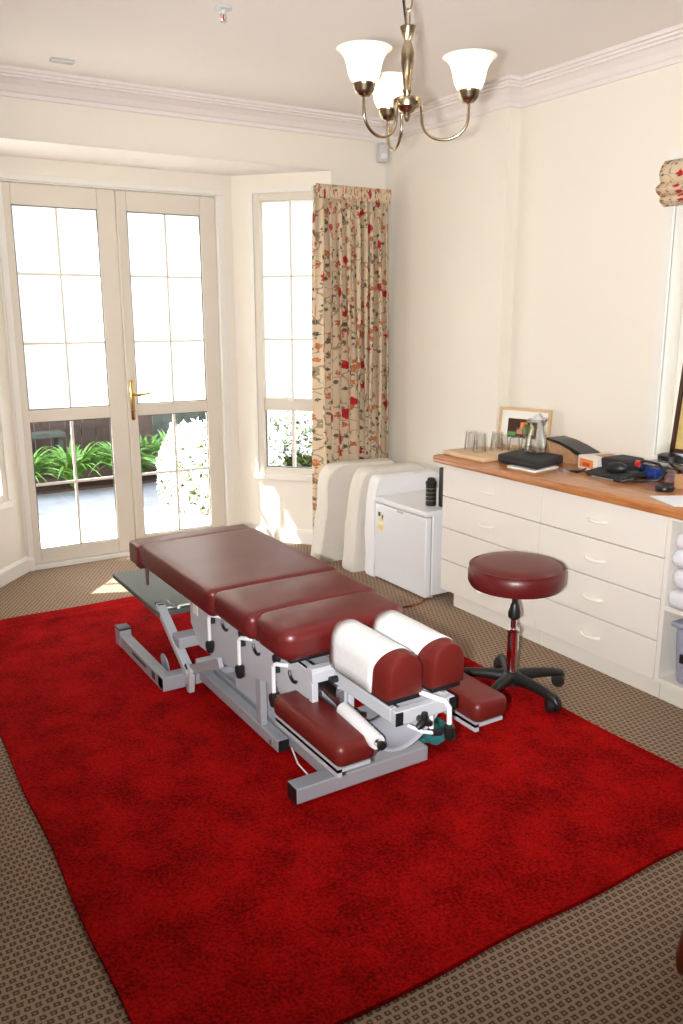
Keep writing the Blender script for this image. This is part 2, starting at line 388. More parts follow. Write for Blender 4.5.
# wall above and beside the bay
m = MB(); m.box(XL, XB+.1, YB, YB+.12, ZB, ZC); m.box(XL, BL[0][0], YB, YB+.12, 0, ZB); m.box(BR[1][0], XB+.1, YB, YB+.12, 0, ZB)
struct(m.build('wall_back', 'wall', smooth=False))
WIN = (.145, .60, .462, 2.225)
struct(wall_bm(BR[1], BR[0], -.12, 0, ZB, [(.6546-WIN[1], .6546-WIN[0], WIN[2], WIN[3])]).build('wall_bay_right', 'wall', smooth=False))
struct(wall_bm(BL[1], BL[0], -.12, 0, ZB, [(WIN[0], WIN[1], WIN[2], WIN[3])]).build('wall_bay_left', 'wall', smooth=False))
DX0, DX1, DZ = .975, 2.235, 2.215
struct(wall_bm((BR[0][0]+.02, YD), (BL[1][0]-.02, YD), -.12, 0, ZB, [(BR[0][0]+.02-DX1, BR[0][0]+.02-DX0, 0.0, DZ)]).build('wall_bay_back', 'wall', smooth=False))
# right wall: chimney breast plus recess with a window
RW = (1.15, 2.50, .86, 2.12)   # y0,y1,z0,z1
m = MB(); m.box(XB, XR+.12, 3.49, YB+.12, 0, ZC)
struct(m.build('wall_chimney_breast', 'wall', smooth=False))
struct(wall_bm((XR, YF), (XR, 3.49), -.16, 0, ZC, [(RW[0]-YF, RW[1]-YF, RW[2], RW[3])]).build('wall_right', 'wall', smooth=False))
m = MB(); m.box(XL-.1, XL, YF-.1, YB+.12, 0, ZC); struct(m.build('wall_left', 'wall', smooth=False))
m = MB(); m.box(XL, XR+.16, YF-.1, YF, 0, ZC); struct(m.build('wall_front', 'wall', smooth=False))

def sweep(path, prof, name, material):
    """profile (out,z) swept along a 2D path; room lies to the RIGHT of the direction"""
    m = MB(); P = [Vector((p[0], p[1])) for p in path]; N = []
    nr = []
    for a, b in zip(P, P[1:]): d = (b-a).normalized(); nr.append(Vector((d.y, -d.x)))
    for i in range(len(P)):
        if i == 0: N.append(nr[0])
        elif i == len(P)-1: N.append(nr[-1])
        else: a, b = nr[i-1], nr[i]; N.append((a+b)/(1+a.dot(b)))
    R = [[m.b.verts.new((p.x+n.x*o, p.y+n.y*o, z)) for o, z in prof] for p, n in zip(P, N)]
    k = len(prof)
    for A, B in zip(R, R[1:]):
        for i in range(k): m.b.faces.new((A[i], A[(i+1) % k], B[(i+1) % k], B[i]))
    m.b.faces.new(R[0]); m.b.faces.new(R[-1][::-1])
    return struct(m.build(name, material, smooth=False))
crown = [(0, 2.525), (.012, 2.525), (.012, 2.545), (.02, 2.55), (.035, 2.575), (.06, 2.597), (.075, 2.60), (.075, 2.61), (.088, 2.612), (.088, 2.622), (.102, 2.624), (.102, 2.64), (0, 2.64)]
sweep([(XL, YB), (XB, YB), (XB, 3.49), (XR, 3.49), (XR, YF), (XL, YF), (XL, YB)], crown, 'trim_1', 'cornice')
bb = [(0, 0), (.018, 0), (.018, .075), (.010, .095), (0, .095)]
sweep([(.49, YB), (.93-.003, YD), (.965, YD)], bb, 'baseboard_bay_left', 'white_trim')
sweep([(2.245, YD), (2.34, YD), (2.774, YB), (XB, YB), (XB, 3.49)], bb, 'baseboard_back', 'white_trim')
# door architrave and jambs
m = MB()
for x0, x1 in ((DX0-.035, DX0), (DX1, DX1+.045)): m.box(x0, x1, YD-.014, YD+.10, 0, DZ)
m.box(DX0-.035, DX1+.045, YD-.014, YD+.10, DZ, DZ+.035)
m.box(DX0, DX1, YD-.012, YD+.13, -.002, .028)
m.box(DX0, DX0+.02, YD+.046, YD+.12, 0, DZ); m.box(DX1-.02, DX1, YD+.046, YD+.12, 0, DZ); m.box(DX0, DX1, YD+.046, YD+.12, DZ-.03, DZ)
m.box(DX0-.005, DX0+.0025, YD-.002, YD+.06, 0, DZ); m.box(DX1-.0025, DX1+.005, YD-.002, YD+.06, 0, DZ); m.box(DX0, DX1, YD-.002, YD+.06, DZ-.009, DZ)
struct(m.build('trim_2', 'white_trim', bevel=.003))

# ---------------------------------------------------------------- French doors
def door_leaf(x0, x1, gx0, gx1, vm, name, extra=None):
    y0, y1 = YD+.012, YD+.044
    z0, z1 = .03, 2.205
    lo = (.115, .885); hi = (.955, 2.09)
    m = MB()
    m.box(x0, gx0, y0, y1, z0, z1); m.box(gx1, x1, y0, y1, z0, z1)
    m.box(gx0, gx1, y0, y1, z0, lo[0]); m.box(gx0, gx1, y0, y1, lo[1], hi[0]); m.box(gx0, gx1, y0, y1, hi[1], z1)
    if extra: extra(m, y0)
    leaf = struct(m.build(name, 'upvc', bevel=.004))
    yc = (y0+y1)/2
    g = MB(); g.box(gx0-.01, gx1+.01, yc-.003, yc+.003, hi[0]-.01, hi[1]+.01); g.build('pane', 'frost', leaf)
    g = MB(); g.box(gx0-.01, gx1+.01, yc-.003, yc+.003, lo[0]-.01, lo[1]+.01); g.build('pane', 'glass', leaf)
    w = .008
    g = MB()
    for za, zb in (lo, hi):
        g.box(gx0, gx0+.005, yc-.010, yc-.003, za, zb); g.box(gx1-.005, gx1, yc-.010, yc-.003, za, zb)
        g.box(gx0, gx1, yc-.010, yc-.003, za, za+.005); g.box(gx0, gx1, yc-.010, yc-.003, zb-.005, zb)
    g.build('glazing_seal', 'seal', leaf)
    for (za, zb), hb, ww in ((lo, (.51,), .0075), (hi, (1.335, 1.722), .006)):
        g = MB(); g.box(vm-ww, vm+ww, yc-.008, yc+.007, za, zb)
        for h in hb: g.box(gx0, gx1, yc-.0075, yc+.0065, h-ww, h+ww)
        g.build('glazing_bar', 'muntin', leaf)
    return leaf
dl = door_leaf(.978, 1.603, 1.02, 1.495, 1.262, 'door_1')
def cover(m, y0): m.box(1.603, 1.618, y0-.012, y0+.002, .03, 2.205)
drr = door_leaf(1.606, 2.232, 1.668, 2.130, 1.905, 'door_2', cover)
def torus_plate():
    h = MB(); y = YD+.012; h.rbox(1.622, 1.650, y-.012, y, .86, 1.105, .006, 2)
    p = h.build('handle_plate', 'brass', drr)
    h = MB(); h.tube([(1.636, y-.008, 1.02), (1.636, y-.05, 1.02)], .009, 10)
    h.tube([(1.636, y-.05, 1.02), (1.66, y-.056, 1.018), (1.70, y-.054, 1.02), (1.745, y-.05, 1.028)], [.009, .009, .007, .005], 10); h.build('handle_lever', 'brass', p)
    h = MB(); h.lathe([(.009, 0), (.009, .005), (.004, .006)], (1.636, y-.012, .92), 12, (0, -1, 0)); h.build('lock_cylinder', 'bronze', p)
torus_plate()

# ---------------------------------------------------------------- windows
def splay_window(P0, P1, name, s0, s1, z0, z1, sgn):
    a = Vector((*P0, 0)); b = Vector((*P1, 0)); d = (b-a).normalized(); nin = Vector((d.y, -d.x, 0))*sgn   # into the room
    def pt(s, o, z): q = a+d*s+nin*o; return (q.x, q.y, z)
    def bx(m, sa, sb, oa, ob, za, zb): m.prism([pt(sa, oa, za), pt(sb, oa, za), pt(sb, ob, za), pt(sa, ob, za)], (0, 0, zb-za))
    m = MB(); fw_ = .045
    bx(m, s0, s0+fw_, -.07, .006, z0, z1); bx(m, s1-fw_, s1, -.07, .006, z0, z1); bx(m, s0+fw_, s1-fw_, -.07, .006, z1-fw_, z1); bx(m, s0+fw_, s1-fw_, -.07, .006, z0, z0+fw_)
    bx(m, s0+fw_, s1-fw_, -.06, -.005, .885, .965)
    fr = struct(m.build(name, 'upvc', bevel=.003))
    m = MB(); bx(m, s0-.03, s1+.03, 0, .03, z0-.03, z0+.004); m.build('window_sill', 'white_trim', fr, bevel=.003)
    m = MB(); bx(m, s0-.025, s0, .0, .012, z0, z1+.025); bx(m, s1, s1+.025, 0, .012, z0, z1+.025); bx(m, s0, s1, 0, .012, z1, z1+.025); m.build('window_casing', 'white_trim', fr)
    g = MB(); bx(g, s0+fw_, s1-fw_, -.04, -.034, .96, z1-fw_); g.build('pane', 'frost', fr)
    g = MB(); bx(g, s0+fw_, s1-fw_, -.04, -.034, z0+fw_, .89); g.build('pane', 'glass', fr)
    g = MB(); sm = s0+.235 
    bx(g, sm-.006, sm+.006, -.033, -.022, .96, z1-fw_)
    for h in (1.34, 1.73): bx(g, s0+fw_, s1-fw_, -.033, -.024, h-.006, h+.006)
    g.build('glazing_bar', 'muntin', fr)
    g = MB(); bx(g, sm-.009, sm+.009, -.050, -.022, z0+fw_, .89); g.build('glazing_bar', 'muntin', fr)
    g = MB(); bx(g, s0+fw_, s0+fw_+.005, -.033, -.02, z0+fw_, .89); bx(g, s0+fw_, s1-fw_, -.033, -.02, z0+fw_, z0+fw_+.005); g.build('glazing_seal', 'seal', fr)
    g = MB(); bx(g, sm-.02, sm+.02, -.005, .012, .955, .965); g.build('window_latch', 'white_trim', fr)
    return fr
splay_window(BR[0], BR[1], 'window_1', WIN[0], WIN[1], WIN[2], WIN[3], 1)
splay_window(BL[1], BL[0], 'window_2', WIN[0], WIN[1], WIN[2], WIN[3], -1)
# right wall window
m = MB(); y0, y1, z0, z1 = RW; xa, xb = XR+.10, XR+.14
for a, b in ((y0, y0+.05), (y1-.05, y1), ((y0+y1)/2-.03, (y0+y1)/2+.03)): m.box(xa, xb, a, b, z0, z1)
m.box(xa, xb, y0, y1, z0, z0+.05); m.box(xa, xb, y0, y1, z1-.05, z1)
w3 = struct(m.build('window_3', 'white_trim', bevel=.003))
for a, b in ((y0+.05, (y0+y1)/2-.03), ((y0+y1)/2+.03, y1-.05)):
    m = MB(); m.box(xa+.015, xa+.021, a, b, z0+.05, z1-.05); m.build('pane', 'glass', w3)
m = MB(); m.box(XR-.012, XR+.004, y1, y1+.05, z0-.05, z1+.05); m.box(XR-.012, XR+.004, y0-.05, y0, z0-.05, z1+.05); m.box(XR-.012, XR+.004, y0, y1, z1, z1+.05); m.build('window_casing', 'white_trim', w3)
m = MB(); m.box(XR-.03, XR+.10, y0-.02, y1, z0-.02, z0); m.build('window_sill', 'white_trim', w3)

# ---------------------------------------------------------------- outdoors
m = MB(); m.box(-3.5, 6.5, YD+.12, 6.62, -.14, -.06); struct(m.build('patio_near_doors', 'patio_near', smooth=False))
m = MB(); m.box(-3.5, 6.5, 6.62, 7.62, -.14, -.061); struct(m.build('patio_paving', 'patio', smooth=False))  # slab split where the painted sun and shade tones meet
m = MB(); m.box(-3.5, 6.5, 7.62, 9.3, -.14, -.04); struct(m.build('garden_bed', 'soil', smooth=False))
m = MB()
for i in range(33): m.box(-2+.15*i, -2+.15*i+.142, 8.55, 8.575, -.04, 1.9)
m.box(-2, 2.94, 8.575, 8.61, .3, .38); m.box(-2, 2.94, 8.575, 8.61, 1.5, 1.58)
tag(m.build('paling_fence', 'fence', smooth=False), 'dark stained timber paling fence behind the strap leaf plants', 'fence')
for i, x in enumerate(()): pass
m = MB(); m.box(2.96, 6.4, 8.58, 8.75, -.04, 2.1)
tag(m.build('garden_wall', 'fence_green', smooth=False), 'grey green mossy garden wall outside the right hand door', 'garden wall')
# bench-like trellis rail against the fence
tb = empty('garden_bench', (1.55, 8.25, -.04))
m = MB(); m.box(1.1, 1.95, 8.15, 8.40, .36, .40); m.build('seat', 'fence_green', tb)
for x in (1.13, 1.88):
    m = MB(); m.box(x, x+.04, 8.17, 8.38, -.04, .36); m.build('leg', 'fence_green', tb)
tag(tb, 'dark garden bench in shade against the timber fence', 'bench')

def strap_plant(x, y, h, n, seed):
    rnd = random.Random(seed); m = MB()
    for k in range(n):
        a = rnd.uniform(0, 2*pi); L = h*rnd.uniform(.7, 1.1); lean = rnd.uniform(.45, 1.2); w = rnd.uniform(.016, .026)
        d = Vector((cos(a), sin(a), 0)); s_ = Vector((-sin(a), cos(a), 0)); pts = []
        for i in range(8):
            t = i/7; out = lean*L*t*(.4+.6*t); z = L*(t*1.15-.62*lean*t*t*t*1.15)
            c = Vector((x, y, -.04))+d*(.02+out)+Vector((0, 0, max(z, .005))); ww = w*(1-t**3)*(.6+.8*t if t < .5 else 1)
            pts.append((m.b.verts.new(c-s_*ww), m.b.verts.new(c+Vector((0, 0, -.006))), m.b.verts.new(c+s_*ww)))
        for A, B in zip(pts, pts[1:]):
            m.b.faces.new((A[0], A[1], B[1], B[0])); m.b.faces.new((A[1], A[2], B[2], B[1]))
    return m.build('strap_leaf_plant', 'leaf', origin=(x, y, -.04))
for i, (x, y, lab) in enumerate([(1.42, 7.62, 'green strap leaf plant at the far left edge of the left door glass'), (1.88, 7.72, 'green strap leaf plant left of the glazing bar in the left door'),
        (2.32, 7.66, 'bushy green strap leaf plant in the middle of the left door'), (2.64, 7.98, 'green strap leaf plant behind the meeting stiles of the doors'),
        (2.86, 7.80, 'green strap leaf plant seen through the right door glass')]):
    tag(strap_plant(x, y, .48, 100, 11+i), lab, 'plant', 'strap leaf plants along the fence')

def bush(name, cx, cy, rx, ry, z0, z1, nleaf, npet, seed, label, cat, pz=0.2):
    rnd = random.Random(seed); root = empty(name, (cx, cy, z0))
    def surf(n, size, zmin, prt, material):
        m = MB()
        for k in range(n):
            a = rnd.uniform(0, 2*pi); t = rnd.uniform(zmin, 1); rr = (1-max(0, t-.55)**2*3.2)**.5 if t > .55 else 1
            q = rnd.uniform(.82, 1.04)*rr
            c = Vector((cx+rx*q*cos(a), cy+ry*q*sin(a), z0+(z1-z0)*t*rnd.uniform(.94, 1.03)))
            if t > .9: c.x = cx+rx*rnd.uniform(-.7, .7); c.y = cy+ry*rnd.uniform(-.7, .7)
            n1 = Vector((rnd.uniform(-1, 1), rnd.uniform(-1, 1), rnd.uniform(-1, 1))).normalized(); n2 = n1.orthogonal().normalized(); s_ = size*rnd.uniform(.6, 1.3)
            v = [m.b.verts.new(c+n1*s_), m.b.verts.new(c+n2*s_*.5), m.b.verts.new(c-n1*s_), m.b.verts.new(c-n2*s_*.5)]
            m.b.faces.new(v)
        return m.build(prt, material, root, smooth=False)
    m = MB(); m.lathe([(.05, 0), (.85, .05), (.92, .5), (.75, .85), (.3, .97)], (0, 0, 0), 20)
    for v in m.b.verts: v.co = Vector((cx+v.co.x*rx, cy+v.co.y*ry, z0+v.co.z*(z1-z0)))
    m.build('branches', 'soil', root)
    surf(nleaf, .035, .02, 'foliage', 'leaf_dark'); surf(npet, .034, pz, 'blossom', 'petal')
    tag(root, label, cat); return root
bush('flowering_shrub', 2.80, 6.45, .50, .48, -.06, .60, 1800, 12000, 3, 'shrub covered in white blossom outside the right hand door', 'shrub', .02)
bush('flowering_hedge', 4.05, 7.25, .68, .45, -.06, .58, 3500, 9000, 4, 'low hedge with white blossom outside the angled window', 'hedge', .42)

# shade tree up-sun of the garden bed, left of the doors
tr = empty('shade_tree', (-2.2, 9.3, -.1)); tag(tr, 'leafy tree left of the doors casting dappled shade on the paving', 'tree')
m = MB(); m.tube([(-2.2, 9.3, -.1), (-2.15, 9.3, 1.2), (-2.25, 9.25, 2.6), (-2.2, 9.3, 3.8)], [.12, .10, .08, .03], 12); m.build('trunk', 'darkwood', tr)
m = MB(); rn = random.Random(5)
for k in range(7500):
    while True:
        q = Vector((rn.uniform(-1, 1), rn.uniform(-1, 1), rn.uniform(-1, 1)))
        if q.length < 1: break
    c = Vector((-2.0+q.x*2.0, 9.45+q.y*1.15, 3.4+q.z*1.9)); a1 = Vector((rn.uniform(-1, 1), rn.uniform(-1, 1), rn.uniform(-.5, .5))).normalized(); a2 = a1.orthogonal().normalized(); z_ = rn.uniform(.06, .12)
    m.b.faces.new([m.b.verts.new(c+a1*z_), m.b.verts.new(c+a2*z_*.55), m.b.verts.new(c-a1*z_), m.b.verts.new(c-a2*z_*.55)])
m.build('foliage', 'leaf_dark', tr, smooth=False)

# ---------------------------------------------------------------- rug
m = MB()
def rug_fn(u, v):
    x = .403+(2.30-.403)*u; y = 1.285+(4.262-1.285)*v
    z = .014+.006*math.exp(-((y-4.13)/.018)**2)+.004*math.exp(-((y-4.20)/.012)**2)
    return (x+.004*sin(y*9), y+.004*sin(x*11), z)
m.grid(rug_fn, 40, 160)
for s_, e in (((.403, 1.285), (2.30, 1.285)), ((2.30, 1.285), (2.30, 4.262)), ((2.30, 4.262), (.403, 4.262)), ((.403, 4.262), (.403, 1.285))):
    pass
be = [e for e in m.b.edges if e.is_boundary]; r_ = bmesh.ops.extrude_edge_only(m.b, edges=be)
for v in r_['geom']:
    if isinstance(v, bmesh.types.BMVert): v.co.z = .001
tag(m.build('rug', 'rug', origin=(1.35, 2.77, 0)), 'large bright red rectangular pile rug on the patterned carpet', 'rug')

# ---------------------------------------------------------------- treatment table
T = empty('treatment_table', (1.34, 2.7, .014))
tag(T, 'burgundy padded chiropractic treatment table on grey steel frame over red rug', 'treatment table')
def pad(y0, y1, z0, z1, crown_=.008, x0=1.08, x1=1.60, r=.024, vr=.03, tilt=0, name='cushion', mt='vinyl'):
    m = MB(); cx = (x0+x1)/2; cy = (y0+y1)/2
    def warp(c):
        u = (c.x-cx)/((x1-x0)/2); v = (c.y-cy)/((y1-y0)/2); k = max(0, (c.z-z0)/(z1-z0))
        return (c.x, c.y, c.z+k*(crown_*(1-u*u)*(1-v*v)+tilt*(c.y-cy)))
    m.rbox(x0, x1, y0, y1, z0, z1, r, 5, warp, vr); return m.build(name, mt, T)
c0 = pad(3.395, 3.53, .432, .532, name='foot_cushion', x1=1.64, vr=.016, r=.018, x0=1.075)
m = MB(); m.tube([(1.13, 3.46, .435), (1.13, 3.46, .335)], [.011, .007], 10); m.build('adjuster_rod', 'steel', c0)
m = MB(); m.box(1.095, 1.14, 3.44, 3.50, .418, .432); m.build('rod_bracket', 'black', c0)
pad(2.640, 3.385, .443, .548, .006, vr=.026, x1=1.625)
pad(2.330, 2.630, .458, .552, .012, vr=.03, r=.03, x0=1.085, x1=1.605)
pad(2.095, 2.320, .462, .566, .012, vr=.052, r=.034, x0=1.09, x1=1.565)
for y0, y1, z in ((2.70, 3.34, .437), (2.36, 2.61, .450), (2.13, 2.29, .454)):
    m = MB(); m.box(1.13, 1.55, y0, y1, z-.004, z+.010); m.build('cushion_board', 'black', T)
# head cushions: arched section with a paper cover
def head(xc):
    m = MB(); w = .060; zb, zt = .445, .583; y0, y1 = 1.752, 2.088
    sec = [(-w, zb)]+[(-w, zb+.072)]+[(w*-cos(a), zb+.072+(zt-zb-.072)*sin(a)) for a in [pi*i/14 for i in range(1, 14)]]+[(w, zb+.072), (w, zb)]
    def ring(y, k, off=0):
        zc = zb+.07; return [m.b.verts.new((xc+x*k+(off if x > 0 else -off if x < 0 else 0), y, zc+(z-zc)*k)) for x, z in sec]
    ys = [(y0, .80), (y0+.003, .90), (y0+.012, .97), (y0+.028, 1), (y1-.028, 1), (y1-.012, .97), (y1-.003, .90), (y1, .80)]
    R = [ring(y, k) for y, k in ys]; n = len(sec)
    for A, B in zip(R, R[1:]):
        for i in range(n): m.b.faces.new((A[i], A[(i+1) % n], B[(i+1) % n], B[i]))
    m.b.faces.new(R[0]); m.b.faces.new(R[-1][::-1])
    hc = m.build('head_cushion', 'vinyl_arm', T)
    m = MB(); secp = sec[1:-1] if False else sec
    def fn(u, v):
        i = u*(n-1); a = int(min(i, n-2)); f = i-a; x = secp[a][0]*(1-f)+secp[a+1][0]*f; z = secp[a][1]*(1-f)+secp[a+1][1]*f
        zc = zb+.07; k = 1.03+.006*sin(v*9+u*14); y = 1.79+.05*(1-u)**3+(2.062-1.79-.05*(1-u)**3)*v+.004*sin(u*9)
        return (xc+x*k, y, zc+(z-zc)*k)
    m.grid(fn, 36, 8); o = m.build('paper_cover', 'headpaper', hc); o['label'] = 'white paper cover'
    sd = o.modifiers.new('thick', 'SOLIDIFY'); sd.thickness = .0015
head(1.297); head(1.450)
m = MB(); m.box(1.245, 1.35, 1.765, 2.07, .432, .446); m.build('cushion_board', 'black', T)
m = MB(); m.box(1.397, 1.50, 1.765, 2.07, .432, .446); m.build('cushion_board', 'black', T)
# arm cushions
def armpad(x0, x1, y0, y1, z0, z1):
    m = MB(); m.rbox(x0, x1, y0, y1, z0, z1, .028, 5); a = m.build('arm_cushion', 'vinyl_arm', T)
    m = MB(); m.box(x0+.005, x0+.02, y0+.01, y1-.02, z0-.022, z0+.004); m.box(x0+.005, x1-.02, y0+.01, y1-.02, z0-.008, z0+.002); m.build('arm_bracket', 'silver_light', a)
    return a
armpad(1.090, 1.225, 1.785, 2.190, .262, .338)
armpad(1.588, 1.725, 1.785, 2.190, .262, .338)
m = MB(); m.bar((1.47, 2.12, .245), (1.62, 2.12, .245), .03, .025); m.build('arm_bracket', 'silver', T)
m = MB(); m.bar((1.12, 2.12, .245), (1.24, 2.12, .245), .03, .025); m.build('arm_bracket', 'silver', T)
# side panels and top frame
prof = [(3.06, .437), (3.06, .28), (2.98, .205), (2.74, .215), (2.35, .285), (2.07, .345), (2.07, .437)]
for x in (1.170, 1.490):
    m = MB(); m.prism([(x, y, z) for y, z in prof], (.010, 0, 0)); m.build('side_panel', 'silver_light', T, smooth=False)
m = MB(); m.box(1.168, 1.502, 2.063, 2.095, .432, .446); m.box(1.168, 1.502, 2.06, 2.07, .40, .436); m.box(1.168, 1.20, 2.095, 3.06, .430, .437); m.box(1.47, 1.502, 2.095, 3.06, .430, .437); m.box(1.18, 1.49, 3.03, 3.06, .30, .432)
m.box(1.168, 1.19, 2.062, 2.085, .30, .40); m.build('top_frame', 'silver_light', T, bevel=.002)
m = MB(); m.box(1.185, 1.21, 2.46, 2.50, .079, .32); m.build('support_post', 'silver', T, bevel=.002)
m = MB(); m.box(1.24, 1.44, 2.36, 2.80, .075, .30); m.box(1.28, 1.40, 2.12, 2.36, .10, .20); m.build('motor_housing', 'silver_light', T, bevel=.006)
m = MB(); m.tube([(1.34, 2.13, .25), (1.34, 2.75, .34)], .022, 14); m.build('actuator', 'steel', T)
# foot plate
m = MB(); m.box(1.09, 1.50, 3.22, 3.86, .262, .285); o = m.build('footplate', 'footplate', T, bevel=.004)
m = MB(); m.box(1.11, 1.44, 3.235, 3.255, .285, .290); m.build('footplate_edging', 'steel', o)
m = MB(); m.bar((1.34, 3.10, .36), (1.34, 3.3, .262), .06, .02); m.build('footplate_hinge', 'silver', T)
# base
m = MB(); m.box(1.095, 1.600, 2.035, 2.098, .026, .078); fb = m.build('base_crossbar', 'silver', T, bevel=.004)
for x0, x1 in ((1.0925, 1.0965), (1.5985, 1.6025)):
    m = MB(); m.box(x0, x1, 2.038, 2.095, .028, .076); m.build('end_cap', 'black', fb)
for x in (1.12, 1.575):
    m = MB(); m.lathe([(.014, 0), (.014, .012)], (x, 2.066, .0145), 12); m.build('levelling_foot', 'silver_light', fb)
m = MB(); m.box(1.030, 1.650, 3.035, 3.095, .016, .074); m.box(1.030, 1.034, 3.033, 3.097, .02, .07); m.build('base_crossbar', 'silver', T, bevel=.003)
for x0, x1 in ((1.030, 1.078), (1.602, 1.650)):
    m = MB(); m.box(x0, x1, 3.095, 3.60, .016, .070); r = m.build('base_rail', 'silver', T, bevel=.003)
    m = MB(); m.box(x0-.003, x1+.003, 3.585, 3.655, .0155, .095); m.build('rail_end', 'silver', r, bevel=.003)
    m = MB(); m.box(x0-.004, x1+.004, 3.585, 3.657, .095, .102); m.build('rubber_pad', 'black', r)
    m = MB(); m.prism([(x0-.0006, 3.13, .03), (x0-.0006, 3.17, .03), (x0-.0006, 3.17, .062), (x0-.0006, 3.13, .062)], (.0005, 0, 0)); m.box(x0-.0006, x0, 3.24, 3.42, .042, .056); m.build('label_strip', 'label_dark', r)
    m = MB(); m.lathe([(.045, 0), (.045, .004)], (x1+.01, 3.17, .075), 16, (1, 0, .1)); m.build('rail_lug', 'silver', r)
m = MB(); m.box(1.185, 1.228, 2.335, 3.035, .034, .078); r = m.build('base_tube', 'silver', T, bevel=.003)
m = MB(); m.box(1.187, 1.226, 2.331, 2.336, .036, .076); m.build('end_cap', 'black', r)
m = MB(); m.lathe([(.008, 0), (.008, .006)], (1.185, 2.38, .055), 10, (-1, 0, 0)); m.build('bolt', 'steel', r)
m = MB(); m.box(1.245, 1.262, 2.10, 3.035, .028, .074); m.box(1.425, 1.442, 2.10, 3.035, .028, .074); m.box(1.262, 1.425, 2.10, 3.035, .028, .034); m.build('base_channel', 'silver', T, bevel=.002)
m = MB(); m.tube([(1.22, 2.3, .06), (1.20, 2.22, .045), (1.205, 2.15, .03), (1.235, 2.11, .03), (1.25, 2.12, .05)], .003, 6); m.build('cable', 'white_rod', T)
# lifting arms
for x in (1.115, 1.54):
    m = MB(); m.bar((x, 3.27, .300), (x, 2.945, .105), .038, .03); m.prism([(x-.012, 2.92, .13), (x-.012, 3.00, .15), (x-.012, 2.965, .03), (x-.012, 2.94, .03)], (.024, 0, 0)); r = m.build('lift_arm', 'silver_light', T, bevel=.003)
    for y, z in ((2.955, .062), (3.25, .290)):
        m = MB(); m.lathe([(.009, 0), (.009, .006)], (x-.012, y, z), 6, (-1, 0, 0)); m.build('bolt', 'steel', r)
    m = MB(); m.bar((x-.012, 2.96, .135), (x-.016, 2.96, .135), .022, .022, (0, 1, 1)); m.build('arm_plug', 'black', r)
    m = MB(); m.bar((x+.01, 2.96, .12), (x+.01, 2.66, .26), .02, .04); m.build('lift_link', 'silver', T, bevel=.003)
m = MB(); m.box(1.11, 1.56, 3.235, 3.275, .272, .300) if False else m.box(1.12, 1.55, 2.86, 2.90, .15, .19); m.build('cross_member', 'silver_light', T, bevel=.003)
m = MB(); m.box(1.10, 1.56, 3.02, 3.10, .19, .235); m.build('cross_member', 'silver', T, bevel=.003)
m = MB(); m.tube([(1.13, 3.22, .33), (1.12, 3.16, .335), (1.11, 3.05, .36), (1.10, 3.0, .375)], .006, 8); m.build('release_rod', 'steel', T)
m = MB(); m.box(1.10, 1.13, 3.25, 3.29, .30, .31); m.build('arm_stop', 'black', T)
# levers with knobs on the left side panel
def knob(m, c, r=.017, h=.05): m.lathe([(r*.55, 0), (r*.8, h*.1), (r*1.05, h*.55), (r, h*.85), (r*.45, h)], (c[0], c[1], c[2]-h), 12)
for y in (2.79, 2.525, 2.262):
    m = MB(); m.tube([(1.172, y-.035, .398), (1.152, y-.03, .404), (1.142, y-.012, .403), (1.138, y, .392), (1.138, y, .34), (1.138, y, .295)], .0075, 10); lv = m.build('lever', 'white_rod', T)
    m = MB(); knob(m, (1.138, y, .300)); m.build('knob', 'black', lv)
    m = MB(); m.lathe([(.014, 0), (.014, .02)], (1.171, y+.022, .405), 12, (-1, 0, 0)); m.tube([(1.160, y+.02, .42), (1.160, y+.015, .36)], .010, 8); m.build('cam_lock', 'black', T)
    m = MB(); m.tube(arc((1.166, y-.085, .392), .028, pi*1.0, pi*1.75, 8, (0, -1, 0), (0, 0, 1)), [.004]+[.006]*7+[.004], 8); m.build('release_handle', 'black', T)
m = MB(); m.box(1.1685, 1.1705, 2.98, 3.03, .33, .40); m.build('rating_plate', 'label_white', T)
# head frame
m = MB(); m.box(1.240, 1.264, 1.75, 2.055, .388, .430); m.box(1.424, 1.448, 1.75, 2.055, .388, .430); m.box(1.240, 1.448, 1.722, 1.750, .388, .430); m.box(1.264, 1.424, 2.03, 2.055, .39, .43); hf = m.build('head_frame', 'silver_light', T, bevel=.003)
for x0 in (1.238, 1.426):
    m = MB(); m.box(x0, x0+.024, 1.7185, 1.7225, .390, .428); m.build('end_cap', 'black', hf)
for x0, zz in ((1.236, .235), (1.262, .262), (1.43, .235)):
    m = MB(); m.box(x0, x0+.020, 2.0, 2.03, zz, .39); m.build('head_post', 'silver_light', T, bevel=.003)
m = MB(); m.box(1.23, 1.46, 1.98, 2.045, .225, .262); m.box(1.25, 1.43, 2.045, 2.14, .20, .235); m.build('head_bracket', 'silver', T, bevel=.003)
m = MB(); m.lathe([(.010, 0), (.010, .022), (.015, .022), (.015, .032)], (1.305, 1.995, .262), 12); m.build('bolt', 'steel', T)
m = MB(); q = (1.318, 1.702, .395)
for k in range(3):
    a = pi/2+k*2*pi/3; m.tube([q, (q[0]+.016*cos(a), q[1]-.005, q[2]+.016*sin(a)), (q[0]+.027*cos(a), q[1]-.005, q[2]+.027*sin(a))], [.011, .011, .008], 10)
m.tube([(q[0], 1.722, q[2]), (q[0], 1.692, q[2])], .010, 10); m.build('knob', 'black', hf)
m = MB(); m.tube([(1.345, 1.80, .446), (1.372, 1.74, .440), (1.400, 1.71, .430), (1.410, 1.702, .412), (1.411, 1.70, .37), (1.411, 1.70, .345)], .0080, 10); lv = m.build('lever', 'white_rod', T)
m = MB(); knob(m, (1.411, 1.70, .362), .016, .052); m.build('knob', 'black', lv)
